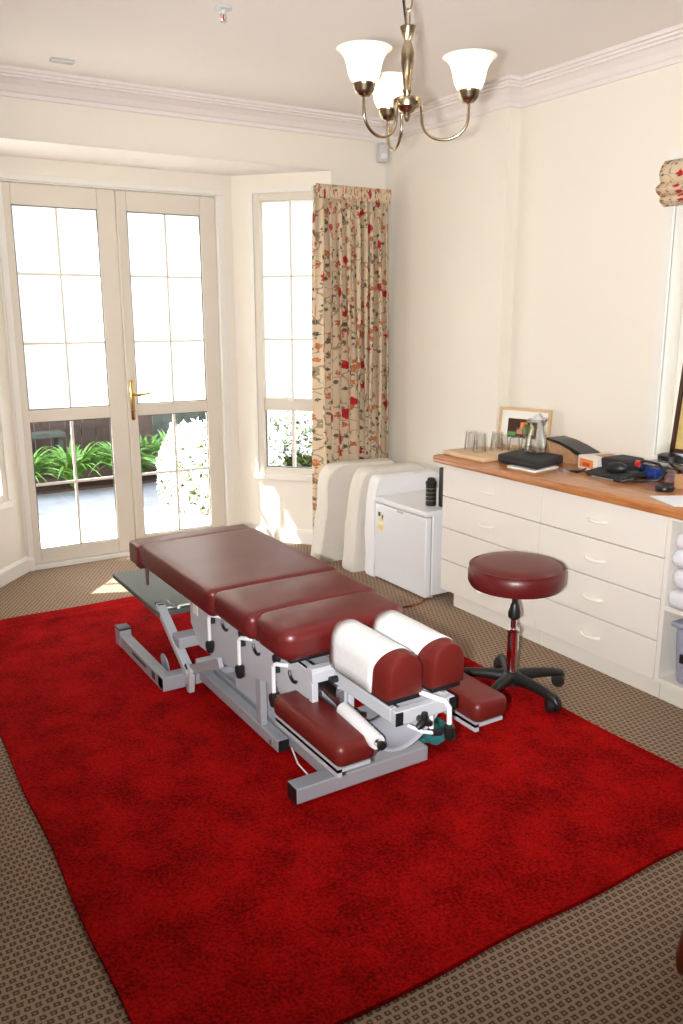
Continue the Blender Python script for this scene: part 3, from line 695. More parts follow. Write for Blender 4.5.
m = MB(); m.tube([(1.30, 1.75, .365), (1.33, 1.72, .35), (1.36, 1.71, .343)], .0055, 8); lv = m.build('lever', 'white_rod', T)
m = MB(); m.tube([(1.358, 1.71, .343), (1.385, 1.705, .340)], .010, 10); m.build('knob', 'black', lv)
m = MB(); m.tube([(1.372, 1.735, .39), (1.370, 1.73, .345)], .007, 8); m.build('lever', 'white_rod', T)
for x, y in ((1.228+.024, 1.80), (1.252, 1.98), (1.436, 1.765)):
    m = MB(); m.lathe([(.007, 0), (.007, .005)], (x, y, .430), 8); m.build('bolt', 'steel', T)
m = MB(); m.tube([(1.240, 2.035, .412), (1.215, 2.035, .412)], .011, 10); m.build('knob', 'black', T)
m = MB(); m.tube([(1.208, 1.745, .330), (1.228, 2.005, .342)], .005, 8); m.box(1.222, 1.238, 1.99, 2.01, .335, .39); m.build('roll_spindle', 'steel', T)
m = MB(); m.lathe([(.012, 0), (.014, .006), (.011, .013)], (1.208, 1.752, .330), 14, (0, -1, 0)); m.build('knob', 'black', T)

# paper roll and its hanging sheet
pr_ = MB(); c0_ = Vector((1.209, 1.765, .331)); c1_ = Vector((1.225, 1.978, .341))
pr_.lathe([(.012, .0), (.022, .0), (.023, .004), (.023, .206), (.022, .21), (.012, .21), (.012, 0)], c0_, 28, (c1_-c0_), caps=False)
roll = pr_.build('paper_roll', 'paper', origin=tuple(c0_))
tag(roll, 'small white paper roll hung under the head cushions of the table', 'paper roll')
m = MB()
def sheet_fn(u, v):
    x = 1.19+.26*u; y = 1.775+.18*v; z = .3175+.015*v-.055*sin(pi*min(1, u*1.05))+.055*u*u*1.0+.004*sin(v*7+u*5)
    return (x, y, z)
m.grid(sheet_fn, 20, 8); o = m.build('loose_sheet', 'sheet', roll); o.modifiers.new('t', 'SOLIDIFY').thickness = .001
# teal cloth
m = MB()
def teal_fn(u, v):
    x = 1.42+.36*u; y = 2.11+.26*v
    return (x+.02*sin(v*5), y+.02*sin(u*6), .022+.05*max(0, sin(u*pi))*max(0, sin(v*pi))+.018*sin(u*13+v*4)**2+.012*sin(v*17+u*7)**2)
m.grid(teal_fn, 28, 22); o = m.build('cloth', 'teal', origin=(1.6, 2.25, .015)); o.modifiers.new('t', 'SOLIDIFY').thickness = .003
tag(o, 'crumpled teal cloth lying on the red rug under the table head', 'cloth')

# ---------------------------------------------------------------- stool
hx, hy = 2.222, 2.300
st = empty('swivel_stool', (hx, hy, 0)); tag(st, 'round burgundy stool on a black five star castor base by the drawers', 'stool')
m = MB(); R_ = .187
m.lathe([(.10, .459), (R_-.03, .461), (R_-.010, .468), (R_, .486), (R_, .524), (R_-.008, .544), (R_-.025, .556), (R_-.06, .561), (.05, .564), (.01, .564)], (hx, hy, 0), 56); s0 = m.build('seat', 'vinyl', st)
m = MB(); m.tube([(hx+(R_-.0055)*cos(2*pi*k/56), hy+(R_-.0055)*sin(2*pi*k/56), .546) for k in range(56)], .0028, 6, closed=True); m.build('piping', 'vinyl', s0)
m = MB(); m.lathe([(.08, .442), (.08, .461)], (hx, hy, 0), 24); m.lathe([(.012, .36), (.012, .445)], (hx, hy, 0), 16); m.build('seat_stem', 'black', st)
m = MB(); m.lathe([(.014, .325), (.024, .335), (.025, .352), (.016, .385), (.013, .392)], (hx, hy, 0), 20); m.build('height_collar', 'black', st)
m = MB(); m.lathe([(.013, .26), (.013, .33)], (hx, hy, 0), 16); m.lathe([(.024, .272), (.026, .276), (.026, .283), (.022, .287)], (hx, hy, 0), 20); m.build('gas_lift', 'chrome', st)
m = MB(); m.lathe([(.023, .075), (.023, .272)], (hx, hy, 0), 24); m.build('column', 'chrome', st)
m = MB(); m.lathe([(.03, .050), (.042, .055), (.042, .09), (.034, .104), (.026, .108)], (hx, hy, 0), 24); m.build('hub', 'black', st)
for k in range(5):
    a = radians(-14+72*k); d = Vector((cos(a), sin(a), 0)); c = Vector((hx, hy, 0))
    m = MB(); m.tube([c+d*.03+Vector((0, 0, .082)), c+d*.10+Vector((0, 0, .083)), c+d*.18+Vector((0, 0, .076)), c+d*.225+Vector((0, 0, .066)), c+d*.236+Vector((0, 0, .052))], [.026, .022, .018, .017, .012], 12)
    lg = m.build('leg', 'black', st)
    w = c+d*.215; t = Vector((-d.y, d.x, 0)); q = (d*.5+t*.86).normalized()
    m = MB(); m.lathe([(.012, -.028), (.0255, -.026), (.0265, -.006), (.018, -.005), (.018, .005), (.0265, .006), (.0255, .026), (.012, .028)], w+Vector((0, 0, .027 if k in (0, 4) and False else .0405)), 20, q)
    m.tube([w+d*.012+Vector((0, 0, .045)), w+d*.012+Vector((0, 0, .072))], .008, 8)
    m.build('castor', 'black', lg)

# ---------------------------------------------------------------- cabinets
XF = 2.66
def drawer_unit(y0, y1, label, ends=()):
    root = empty('drawer_cabinet', ((XF+3.2)/2, (y0+y1)/2, 0)); tag(root, label, 'cabinet', None)
    m = MB(); m.box(XF+.020, 3.165, y0+.002, y1-.002, .087, .758); m.build('carcass', 'drawer', root)
    m = MB(); m.box(XF+.045, 3.16, y0+.002, y1-(.06 if y1 > 3.2 else .002), 0, .087); m.build('plinth', 'drawer', root)
    zs = [.0875, .2525, .4235, .5885, .757]
    for i in range(4):
        g = .0022
        m = MB(); m.box(XF, XF+.018, y0+g, y1-g, zs[i]+g, zs[i+1]-g); dr = m.build('drawer', 'drawer', root, bevel=.0015)
        yc = (y0+y1)/2; zc = (zs[i]+zs[i+1])/2-.004
        m = MB(); pts = [(XF-.024*sin(pi*t)**.7 if 0 < t < 1 else XF, yc-.052+.104*t, zc+.002-.003*sin(pi*t)) for t in [k/14 for k in range(15)]]
        m.tube(pts, [.004]+[.0075]*13+[.004], 8); m.build('handle', 'handle', dr)
    return root
drawer_unit(2.62, 3.315, 'cream four drawer cabinet next to the small fridge')
drawer_unit(1.965, 2.62, 'cream four drawer cabinet behind the stool, beside the open towel shelves')
# open shelf unit
root = empty('shelf_unit', (2.9, 1.58, 0)); tag(root, 'cream open shelf unit holding folded white towels and a plastic tub', 'shelf unit')
y0, y1 = 1.20, 1.963
m = MB(); m.box(XF+.003, 3.165, y1-.018, y1, .087, .758); m.box(XF+.003, 3.165, y0, y0+.018, .087, .758); m.box(XF+.003, 3.165, y0+.018, y1-.018, .742, .758); m.box(3.15, 3.165, y0+.018, y1-.018, .105, .742); m.box(XF+.003, 3.165, y0+.018, y1-.018, .087, .105); m.build('carcass', 'drawer', root)
m = MB(); m.box(XF+.006, 3.15, y0+.018, y1-.018, .385, .403); m.build('shelf', 'drawer', root)
m = MB(); m.box(XF+.045, 3.16, y0, y1, 0, .087); m.build('plinth', 'drawer', root)
# worktop
m = MB(); m.rbox(2.618, 3.17, 1.15, 3.355, .760, .800, .012, 3)
m.box(3.165, 3.25, 1.15, 3.488, .770, .800)
tag(m.build('worktop', 'top'), 'orange varnished timber worktop along the cream drawer cabinets', 'worktop')
# towels and tub
def towel(z0, z1, y0, y1, x0, label, sd):
    m = MB(); rnd = random.Random(sd)
    def warp(c): return (c.x+.006*sin(c.y*30+sd), c.y, c.z+.004*sin(c.y*22+sd*2)+.003*sin(c.x*31))
    m.rbox(x0, 3.08, y0, y1, z0, z1, (z1-z0)*.42, 5, warp)
    m.rbox(x0+.015, 3.0, y0+.004, y1-.02, z0+(z1-z0)*.35, z0+(z1-z0)*.60, .008, 2, lambda c: (c.x-.010, c.y, c.z))
    tag(m.build('folded_towel', 'towel'), label, 'towel', 'folded white towels in the shelf unit')
hts = [.404, .478, .556, .632, .705]
labs = ['folded white towel at the bottom of the shelf stack', 'folded white towel second from the bottom of the shelf stack', 'folded white towel second from the top of the shelf stack', 'folded white towel on top of the shelf stack']
for i in range(4): towel(hts[i], hts[i+1]-.004, 1.30, 1.943-[.0, .004, .002, .006][i], 2.648+[.0, .014, .010, .02][i], labs[i], i)
root = empty('plastic_tub', (2.85, 1.72, .105)); tag(root, 'lilac grey plastic tub under the towels on the lower shelf', 'tub')
m = MB(); m.rbox(2.67, 3.05, 1.35, 1.905, .105, .335, .03, 4, lambda c: (c.x, 1.6+(c.y-1.6)*(.94+.06*(c.z-.1)/.23), c.z)); m.build('body', 'tub', root)
m = MB(); m.rbox(2.664, 3.055, 1.345, 1.915, .330, .352, .010, 3); m.build('lid', 'tub', root)
m = MB(); m.box(2.662, 2.674, 1.835, 1.86, .20, .235); m.build('clip', 'black', root)

# ---------------------------------------------------------------- fridge
fr = empty('bar_fridge', (2.9, 3.64, 0)); tag(fr, 'small white bar fridge between the pillows and the drawers', 'fridge')
m = MB(); m.box(2.668, 3.10, 3.398, 3.876, .018, .472); m.build('body', 'fridge', fr, bevel=.006)
m = MB(); m.box(2.622, 2.660, 3.398, 3.876, .012, .452); d = m.build('door', 'fridge', fr, bevel=.006)
m = MB(); m.box(2.660, 2.668, 3.405, 3.869, .025, .46); m.build('door_seal', 'fridge_seal', fr)
m = MB(); m.box(2.614, 3.10, 3.395, 3.879, .458, .487); m.build('top_panel', 'fridge', fr, bevel=.007)
m = MB(); m.box(2.6205, 2.623, 3.60, 3.66, .436, .447); m.build('badge', 'grille', d)
m = MB(); m.box(2.6202, 2.6221, 3.790, 3.842, .30, .41); lb = m.build('energy_label', 'label_white', fr)
m = MB(); m.box(2.6192, 2.6203, 3.792, 3.840, .302, .332); m.build('label_print', 'label_yellow', lb)
m = MB(); m.box(2.6192, 2.6203, 3.818, 3.840, .380, .404); m.build('label_print', 'label_dark', lb)
m = MB(); m.box(2.6192, 2.6203, 3.793, 3.806, .366, .392); m.build('label_print', 'label_dark', lb)
m = MB(); m.prism([(2.6188, 3.813+.022*cos(a), .352+.022*sin(a)) for a in [pi*k/8 for k in range(9)]], (.001, 0, 0)); m.build('label_print', 'label_yellow', lb)
for y in (3.43, 3.85):
    m = MB(); m.lathe([(.012, 0), (.012, .020)], (2.69, y, 0), 12); m.build('foot', 'grille', fr)
m = MB(); m.tube([(2.70, 3.45, .006), (2.64, 3.41, .005), (2.57, 3.37, .005), (2.50, 3.36, .005), (2.41, 3.38, .005), (2.33, 3.41, .006)], .005, 8)
tag(m.build('power_cord', 'orange_cable'), 'thin orange brown cable on the carpet by the fridge', 'cable')
# black things on the fridge
fx, fy, fz = 2.745, 3.52, .487
root = empty('flask', (fx, fy, fz)); tag(root, 'black ribbed cylindrical flask case standing on the fridge', 'flask')
m = MB(); m.lathe([(.027, fz), (.029, fz+.006), (.029, fz+.115), (.0305, fz+.118), (.0305, fz+.130), (.024, fz+.136)], (fx, fy, 0), 24); m.build('body', 'black', root)
m = MB(); m.lathe([(.021, fz+.135), (.021, fz+.148), (.014, fz+.152)], (fx, fy, 0), 20); m.build('cap', 'black', root)
for k in range(4):
    m = MB(); m.tube([(fx+.0295*cos(2*pi*j/20), fy+.0295*sin(2*pi*j/20), fz+.03+.022*k) for j in range(20)], .0013, 5, closed=True); m.build('ring', 'steel', root)
m = MB(); m.rbox(2.757, 2.88, 3.405, 3.475, fz, fz+.215, .010, 3); tag(m.build('equipment_case', 'black'), 'black upright equipment case on the fridge against the drawer cabinet', 'case')

# ---------------------------------------------------------------- covered mattresses and pillow
def slab(name, x0, x1, y0, y1, h, r, lean, mt, label, cat, grp=None, sag=0, amp=.004):
    m = MB(); cy = (y0+y1)/2
    def warp(c):
        k = c.z/h; xx = c.x
        w = 1+.05*sin(c.z*14+c.x*9)
        return (xx+.012*sin(c.z*9+y0*7)*k-.02*(1-k)*0, cy+(c.y-cy)*w+lean*k+amp*sin(c.x*23+c.z*11)+amp*sin(c.z*31), c.z-sag*k*max(0, (c.x-x0)/(x1-x0)))
    t = bmesh.new(); n = 9
    # outline in x,z with big rounded upper front corner
    sl = .055 if r > .05 else .022
    pts = [(x0+.008, .0), (x0, .02), (x0+sl*.35, .2), (x0+sl*.9, h-r*1.2)]+[(x0+sl+r-r*cos(a), h-r+r*sin(a)) for a in [pi/2*i/7 for i in range(1, 8)]]+[(x1-.06, h-.005), (x1-.01, h-.04), (x1, .0)]
    N = len(pts); ths = [(0, .88), (.06, .955), (.18, 1), (.5, 1.012), (.82, 1), (.94, .955), (1, .88)]
    cx = (x0+x1)/2; cz = h/2; rings = []
    for f, k in ths:
        rings.append([m.b.verts.new((cx+(x-cx)*(1-(1-k)*.25), y0+(y1-y0)*f, (cz+(z-cz)*(1-(1-k)*.22)) if z > .001 else 0)) for x, z in pts])
    for A, B in zip(rings, rings[1:]):
        for i in range(N): m.b.faces.new((A[i], A[(i+1) % N], B[(i+1) % N], B[i]))
    for rr in (rings[0], rings[-1]): m.b.faces.new(rr)
    for k in range(1, 9): bmesh.ops.bisect_plane(m.b, geom=m.b.verts[:]+m.b.edges[:]+m.b.faces[:], plane_co=(0, 0, h*k/9), plane_no=(0, 0, 1))
    for k in range(1, 7): bmesh.ops.bisect_plane(m.b, geom=m.b.verts[:]+m.b.edges[:]+m.b.faces[:], plane_co=(x0+(x1-x0)*k/7, 0, 0), plane_no=(1, 0, 0))
    for v in m.b.verts: v.co = Vector(warp(v.co))
    return tag(m.build(name, mt), label, cat, grp)
slab('covered_mattress', 2.495, 3.10, 4.285, 4.415, .605, .12, .0, 'cover', 'ivory covered folded mattress standing on edge nearest the curtain', 'mattress', 'ivory covered mattresses by the window')
slab('covered_mattress', 2.555, 3.10, 4.02, 4.14, .615, .09, .0, 'cover', 'ivory covered folded mattress standing between the other one and the white pillow', 'mattress', 'ivory covered mattresses by the window')
slab('pillow', 2.615, 3.12, 3.892, 3.985, .592, .03, .0, 'white_cloth', 'long white pillow standing on end behind the small fridge', 'pillow')

# ---------------------------------------------------------------- curtain
cu = empty('curtain', (2.86, 4.48, .02)); tag(cu, 'full length floral curtain in cream, red and green gathered beside the angled window', 'curtain')
cx0, cx1 = 2.595, 3.115
def cur(u, v):
    z = .03+2.20*v; top = v**6; ph = u*2*pi*9+.9*sin(u*9)
    a = (.046+.012*sin(u*23))*(1-.55*top)+.006*sin(v*7+u*12)
    x = cx0+(cx1-cx0)*u+.012*sin(ph*2+v*2)*(1-top)+.012*(v-1)*cos(u*17)
    y = 4.49+a*sin(ph+.5*sin(v*3+u*4))-.02*(1-v)*0
    return (x, y, z)
m = MB(); m.grid(cur, 260, 60, uv=lambda a, b: (a*1.5, b*2.2)); 
o = m.build('curtain_fabric', 'floral', cu); o.modifiers.new('t', 'SOLIDIFY').thickness = .002
def head_f(u, v):
    ph = u*2*pi*26; return (cx0-.004+(cx1-cx0+.008)*u, 4.455+.005*sin(ph)+.006*v, 2.155+.08*v)
m = MB(); m.grid(head_f, 208, 4, uv=lambda a, b: (a*1.5+.3, b*.09+.5)); o = m.build('pleated_heading', 'floral', cu); o.modifiers.new('t', 'SOLIDIFY').thickness = .003
m = MB(); m.box(2.62, 3.14, 4.562, 4.578, 2.21, 2.235); m.box(3.05, 3.07, 4.578, 4.60, 2.21, 2.235); m.box(2.85, 2.87, 4.578, 4.60, 2.21, 2.235)
tag(m.build('curtain_rail', 'white_trim'), 'white curtain track fixed to the wall above the floral curtain', 'curtain rail')
# roman blind on the right wall window
rb = empty('roman_blind', (3.2, 1.85, 1.96)); tag(rb, 'raised floral roman blind at the top of the right hand window', 'blind')
def blind_seg(za, zb, xa, xb, yo):
    m = MB()
    def fn(u, v):
        a = pi*v; return (3.215-xa*sin(a)-.01, 1.12+(2.545-1.12-yo)*u, za+(zb-za)*v)
    m.grid(fn, 40, 10, uv=lambda a, b: (a*2.0, b*.3+za)); o = m.build('blind_fold', 'floral', rb); o.modifiers.new('t', 'SOLIDIFY').thickness = .004
blind_seg(2.025, 2.13, .030, 0, .008); blind_seg(1.985, 2.05, .042, 0, 0); blind_seg(1.945, 2.00, .036, 0, .02)

# ---------------------------------------------------------------- chandelier
CH = Vector((1.441, 1.992, 0))
ch = empty('chandelier', (CH.x, CH.y, 2.0)); tag(ch, 'antique brass chandelier with three white bell glass shades hanging from the ceiling', 'chandelier')
m = MB(); m.lathe([(.004, 2.005), (.007, 2.010), (.010, 2.018), (.008, 2.024), (.022, 2.030), (.026, 2.036), (.036, 2.040), (.038, 2.046), (.038, 2.060), (.033, 2.064), (.012, 2.068)], CH, 32); m.build('hub', 'bronze', ch)
m = MB(); m.lathe([(.009, 2.066), (.010, 2.075), (.013, 2.082), (.010, 2.088), (.013, 2.12), (.0175, 2.15), (.0175, 2.175), (.012, 2.195), (.010, 2.20), (.009, 2.204), (.014, 2.215), (.021, 2.234), (.021, 2.238), (.006, 2.240)], CH, 24); m.build('stem', 'bronze', ch)
m = MB()
z = 2.238
for k in range(10):
    c = CH+Vector((0, 0, z+.02)); u = Vector((cos(k*pi/2+.5), sin(k*pi/2+.5), 0))
    m.tube([c+u*.011*cos(2*pi*j/14)+Vector((0, 0, .023*sin(2*pi*j/14))) for j in range(14)], .0022, 6, closed=True); z += .040
m.build('chain', 'bronze', ch)
m = MB(); m.tube([CH+Vector((-.006, 0, 2.24)), CH+Vector((-.014, .004, 2.30)), CH+Vector((-.006, -.004, 2.38)), CH+Vector((-.012, 0, 2.48)), CH+Vector((-.004, 0, 2.60))], .0028, 8); m.build('cord', 'black', ch)
m = MB(); m.lathe([(.055, 2.639), (.053, 2.62), (.03, 2.605), (.008, 2.60)], CH, 28); m.build('ceiling_rose', 'bronze', ch)
view = Vector((sin(YAW), cos(YAW), 0)); lat = Vector((cos(YAW), -sin(YAW), 0))
for adeg in (-14.5, -134.5, 105.5):
    a = radians(adeg); d = view*cos(a)+lat*sin(a); R0 = .166
    pts = [CH+d*.034+Vector((0, 0, 2.052)), CH+d*.040+Vector((0, 0, 2.045)), CH+d*.042+Vector((0, 0, 2.02))]
    rc = (R0-.042)/2
    pts += [CH+d*(.042+rc-rc*cos(t))+Vector((0, 0, 2.005-rc*.82*sin(t))) for t in [pi*i/16 for i in range(17)]]
    pts += [CH+d*R0+Vector((0, 0, 2.045))]
    m = MB(); m.tube(pts, .0042, 10); am = m.build('arm', 'bronze', ch)
    c = CH+d*R0
    m = MB(); m.lathe([(.004, 2.040), (.016, 2.043), (.025, 2.054), (.0275, 2.066), (.029, 2.068), (.029, 2.072), (.024, 2.072)], c, 28); m.build('lamp_cup', 'bronze', am)
    out = [(.026, 2.071), (.033, 2.078), (.039, 2.090), (.0425, 2.104), (.0455, 2.118), (.051, 2.132), (.060, 2.144), (.0695, 2.150), (.0715, 2.152)]
    prof = out+[(.0695, 2.153)]+[(r-.003, z+.001) for r, z in out[::-1][1:]]
    m = MB(); m.lathe(prof, c, 40, caps=False); m.build('glass_shade', 'opal', am)
    m = MB(); m.lathe([(.008, 2.075), (.010, 2.082), (.018, 2.098), (.019, 2.110), (.012, 2.122), (.003, 2.126)], c, 20); b_ = m.build('bulb', mat('lit bulb', (.9, .85, .75), .4, emit=(1, .9, .75), estr=60), am)

# ---------------------------------------------------------------- ceiling and wall fittings
root = empty('smoke_detector', (1.493, 3.299, 2.60)); tag(root, 'small white ceiling sprinkler with red glass bulb, left of the chandelier', 'sprinkler')
m = MB(); m.lathe([(.034, 2.640), (.034, 2.634), (.012, 2.630), (.010, 2.616)], (1.493, 3.27, 0), 24); m.build('escutcheon', 'sensor', root)
m = MB(); m.tube([(1.484, 3.27, 2.62), (1.481, 3.27, 2.606), (1.490, 3.27, 2.594)], .0022, 6); m.tube([(1.502, 3.27, 2.62), (1.505, 3.27, 2.606), (1.496, 3.27, 2.594)], .0022, 6); m.lathe([(.013, 2.590), (.013, 2.593)], (1.493, 3.27, 0), 16); m.build('deflector', 'steel', root)
m = MB(); m.lathe([(.003, 2.593), (.003, 2.618)], (1.493, 3.27, 0), 8); m.build('glass_bulb', 'red_plastic', root)
root.name = 'sprinkler'
root = empty('ceiling_vent', (1.13, 4.29, 2.63)); tag(root, 'small white rectangular vent on the ceiling near the cornice', 'vent')
m = MB(); m.rbox(1.085, 1.19, 4.26, 4.30, 2.628, 2.640, .003, 2); m.build('cover', 'sensor', root)
m = MB()
for k in range(4): m.box(1.09, 1.185, 4.2645+.009*k, 4.2675+.009*k, 2.6272, 2.6282)
m.build('slot', 'grille', root)
root = empty('downlight', (1.676, 4.873, 2.33)); tag(root, 'small recessed downlight in the bay ceiling above the doors', 'downlight')
m = MB(); m.lathe([(.030, 2.339), (.034, 2.335), (.036, 2.339)], (1.676, 4.873, 0), 24, caps=False); m.build('rim', 'sensor', root)
m = MB(); m.lathe([(.030, 2.3395), (.010, 2.3385)], (1.676, 4.873, 0), 20); m.build('lens', 'grille', root)
root = empty('motion_sensor', (3.12, 4.55, 2.42)); tag(root, 'small white motion sensor in the wall corner below the cornice', 'sensor')
m = MB(); m.rbox(3.095, 3.160, 4.545, 4.598, 2.405, 2.515, .014, 4); m.build('housing', 'sensor', root)
m = MB(); m.lathe([(.022, 0), (.020, .010), (.010, .016)], (3.122, 4.549, 2.44), 16, (-.2, -1, 0)); m.build('lens', 'fridge', root)

# ---------------------------------------------------------------- things on the worktop
ZT = .80
m = MB(); m.rbox(2.665, 2.94, 3.02, 3.33, ZT, ZT+.022, .008, 3)
tag(m.build('cutting_board', 'board'), 'thick pale wooden board at the far end of the worktop', 'board')
ang = radians(0)
# tumblers, upside down
def tumbler(x, y, zb, h, r0, r1):
    m = MB(); m.lathe([(r0*.96, zb+h), (r0, zb+h-.004), (r1, zb), (r1-.0018, zb), (r0-.003, zb+h-.010), (.002, zb+h-.010), (.002, zb+h)], (x, y, 0), 28, caps=False)
    return m.build('drinking_glass', 'tumbler', origin=(x, y, zb))
G = 'upturned glasses on the worktop'
t0 = tumbler(2.80, 3.27, ZT+.022, .095, .028, .034)
tag(t0, 'tall upturned drinking glass nearest the far end of the wooden board', 'glass', G)
spots = [(2.785, 3.185, ZT+.022, 'tall upturned drinking glass on the wooden board, second from its far end'),
         (2.885, 3.17, ZT+.022, 'upturned drinking glass at the back edge of the wooden board by the photo frame'),
         (3.02, 3.27, ZT, 'upturned drinking glass in front of the photo frame, leftmost of three'),
         (3.03, 3.195, ZT, 'upturned drinking glass in front of the photo frame, middle of three'),
         (3.045, 3.125, ZT, 'upturned drinking glass right beside the glass jug')]
for x, y, z, lab in spots:
    c = copy_tree(t0, loc=(x, y, z)); c['label'] = lab
    if z < ZT+.01: c.scale = (.92, .92, .88)
# picture frame leaning on the chimney breast and recess wall
pf = empty('picture_frame', (3.12, 3.35, ZT)); tag(pf, 'pale wooden picture frame with white mount behind the drinking glasses', 'picture frame')
fA = Vector((3.13, 3.43, ZT)); fdir = Vector((.10, -.30, 0)).normalized()
fA = Vector((3.10, 3.40, ZT)); fn_ = Vector((fdir.y, -fdir.x, 0))*1.0; FW, FH = .30, .212
upd = (Vector((0, 0, 1))-fn_*.0+Vector((.12, .04, 0))).normalized()
def FP(s, t, o=0): return fA+fdir*s+upd*t+fn_*o
def fquad(m, s0, s1, t0, t1, o0, o1):
    m.prism([FP(s0, t0, o0), FP(s1, t0, o0), FP(s1, t1, o0), FP(s0, t1, o0)], fn_*(o1-o0))
m = MB(); b_ = .014
fquad(m, 0, b_, 0, FH, 0, .016); fquad(m, FW-b_, FW, 0, FH, 0, .016); fquad(m, b_, FW-b_, 0, b_, 0, .016); fquad(m, b_, FW-b_, FH-b_, FH, 0, .016); m.build('frame', 'lightwood', pf)
m = MB(); fquad(m, b_, FW-b_, b_, FH-b_, .002, .008); m.build('mount', 'label_white', pf)
m = MB(); fquad(m, .055, .225, .055, .155, .008, .0095); ph = m.build('photograph', 'darkwood', pf)
for (s, t, w, h, mm) in ((.075, .085, .05, .04, 'soil'), (.11, .06, .035, .035, 'skin'), (.15, .065, .045, .05, 'leaf_dark'), (.13, .095, .04, .03, 'orange'), (.19, .06, .022, .05, 'label_yellow'), (.06, .05, .045, .02, 'green_dot')):
    m = MB(); fquad(m, s, s+w, t+.014, t+h+.014, .0095, .0100+.0002*len(mm)); m.build('photo_detail', mm, ph)
# black case under the jug with a note pad
m = MB(); m.prism([(2.690, 2.88, ZT), (2.700, 2.705, ZT), (2.88, 2.74, ZT), (2.87, 2.92, ZT)], (0, 0, .006)); m2 = m.build('notepad', 'label_white')
tag(m2, 'white note pad under the flat black case', 'notepad')
root = empty('zip_case', (2.86, 2.9, ZT+.006)); tag(root, 'flat black zipped case on the worktop with the glass jug standing on it', 'case')
m = MB(); m.rbox(2.722, 2.965, 2.715, 2.985, ZT+.006, ZT+.046, .012, 3, lambda c: (c.x, c.y+(c.x-2.72)*.30, c.z)); m.build('body', 'black_matt', root)
m = MB(); m.tube([(2.721, 2.73, ZT+.026), (2.721, 2.97, ZT+.026)], .003, 6); m.build('zip', 'black', root)
jg = Vector((2.89, 2.90, ZT+.046))
root = empty('glass_jug', tuple(jg)); tag(root, 'clear glass water jug with handle standing on the black case', 'jug')
m = MB(); op = [(.050, 0), (.056, .006), (.057, .02), (.050, .06), (.038, .10), (.033, .125), (.037, .150), (.045, .165)]
m.lathe(op+[(r-.003, z) for r, z in op[::-1][:-1]]+[(.047, .008), (.003, .008)], jg, 36, caps=False)
for v in m.b.verts:
    q = v.co-jg
    if q.z > .135 and q.y < -.01: v.co.y -= (q.z-.135)*.45*min(1, -q.y/.03)
m.build('body', 'tumbler', root)
m = MB(); m.tube([jg+Vector(p) for p in ((-.005, .036, .145), (-.006, .062, .150), (-.006, .082, .125), (-.006, .075, .080), (-.006, .05, .055))], .005, 10); m.build('handle', 'tumbler', root)
m = MB(); m.lathe([(.030, .150), (.030, .162), (.018, .170), (.010, .185), (.003, .188)], jg, 20); m.build('stopper', 'sensor', root)
m = MB(); m.lathe([(.003, .009), (.050, .010), (.0505, .03), (.003, .030)], jg, 28); m.build('water', 'tumbler', root)
# curved black headrest wedge on a brown block
root = empty('wooden_block', (3.10, 2.86, ZT)); tag(root, 'brown block with curved black padded top behind the black case', 'block')
m = MB(); P_ = [(2.76, 0), (2.76, .050), (2.80, .068), (2.86, .084), (2.93, .093), (2.93, 0)]
m.prism([(3.01, y, ZT+z) for y, z in P_], (.10, 0, 0)); m.build('body', 'stone_tile', root, smooth=False)
m = MB(); m.prism([(3.00, y, ZT+z) for y, z in [(2.695, .040), (2.76, .051), (2.80, .069), (2.86, .085), (2.93, .094), (2.955, .099), (2.94, .108), (2.86, .099), (2.79, .082), (2.72, .060), (2.695, .050)]], (.12, 0, 0)); m.build('pad', 'black', root)
# orange and white carton
root = empty('carton', (3.02, 2.62, ZT)); tag(root, 'small white carton with orange print on the worktop', 'box')
def rotp(x, y, c, a): return (c[0]+x*cos(a)-y*sin(a), c[1]+x*sin(a)+y*cos(a))
cc = (3.06, 2.60); ca = radians(-12)
def rb_box(m, x0, x1, y0, y1, z0, z1, c, a): 
    m.prism([(*rotp(x, y, c, a), z0) for x, y in ((x0, y0), (x1, y0), (x1, y1), (x0, y1))], (0, 0, z1-z0))
m = MB(); rb_box(m, -.12, .07, -.07, .07, ZT, ZT+.062, cc, ca); m.build('body', 'box_white', root, bevel=.003)
m = MB(); rb_box(m, -.1215, -.1195, -.045, .055, ZT+.012, ZT+.050, cc, ca); m.build('print', 'orange', root)
m = MB(); rb_box(m, -.1222, -.1212, -.020, .030, ZT+.018, ZT+.034, cc, ca); m.build('print_mark', 'label_red', root)
m = MB(); rb_box(m, -.06, .03, -.04, .03, ZT+.0615, ZT+.0635, cc, ca); m.build('lid_flap', 'card', root)
# blood pressure pump: cuff pouch, bulb, hose
root = empty('blood_pressure_monitor', (2.95, 2.45, ZT)); tag(root, 'black blood pressure cuff with bulb, red valve and looping hose', 'blood pressure cuff')
m = MB(); m.rbox(2.84, 3.02, 2.34, 2.54, ZT, ZT+.022, .008, 3, lambda c: (c.x, c.y, c.z+.01*sin((c.x-2.84)*16))); m.rbox(2.93, 3.08, 2.40, 2.53, ZT+.015, ZT+.075, .014, 3, lambda c: (c.x, c.y+(c.z-ZT)*.2, c.z)); m.build('cuff', 'black_matt', root)
m = MB(); m.lathe([(.006, -.045), (.02, -.038), (.027, -.015), (.027, .012), (.018, .036), (.008, .048)], (2.90, 2.42, ZT+.045), 20, (.25, -1, .1)); m.build('bulb', 'black', root)
m = MB(); m.lathe([(.012, 0), (.014, .012), (.012, .022)], (2.95, 2.355, ZT+.062), 14, (0, -.4, 1)); m.build('valve', 'red_plastic', root)
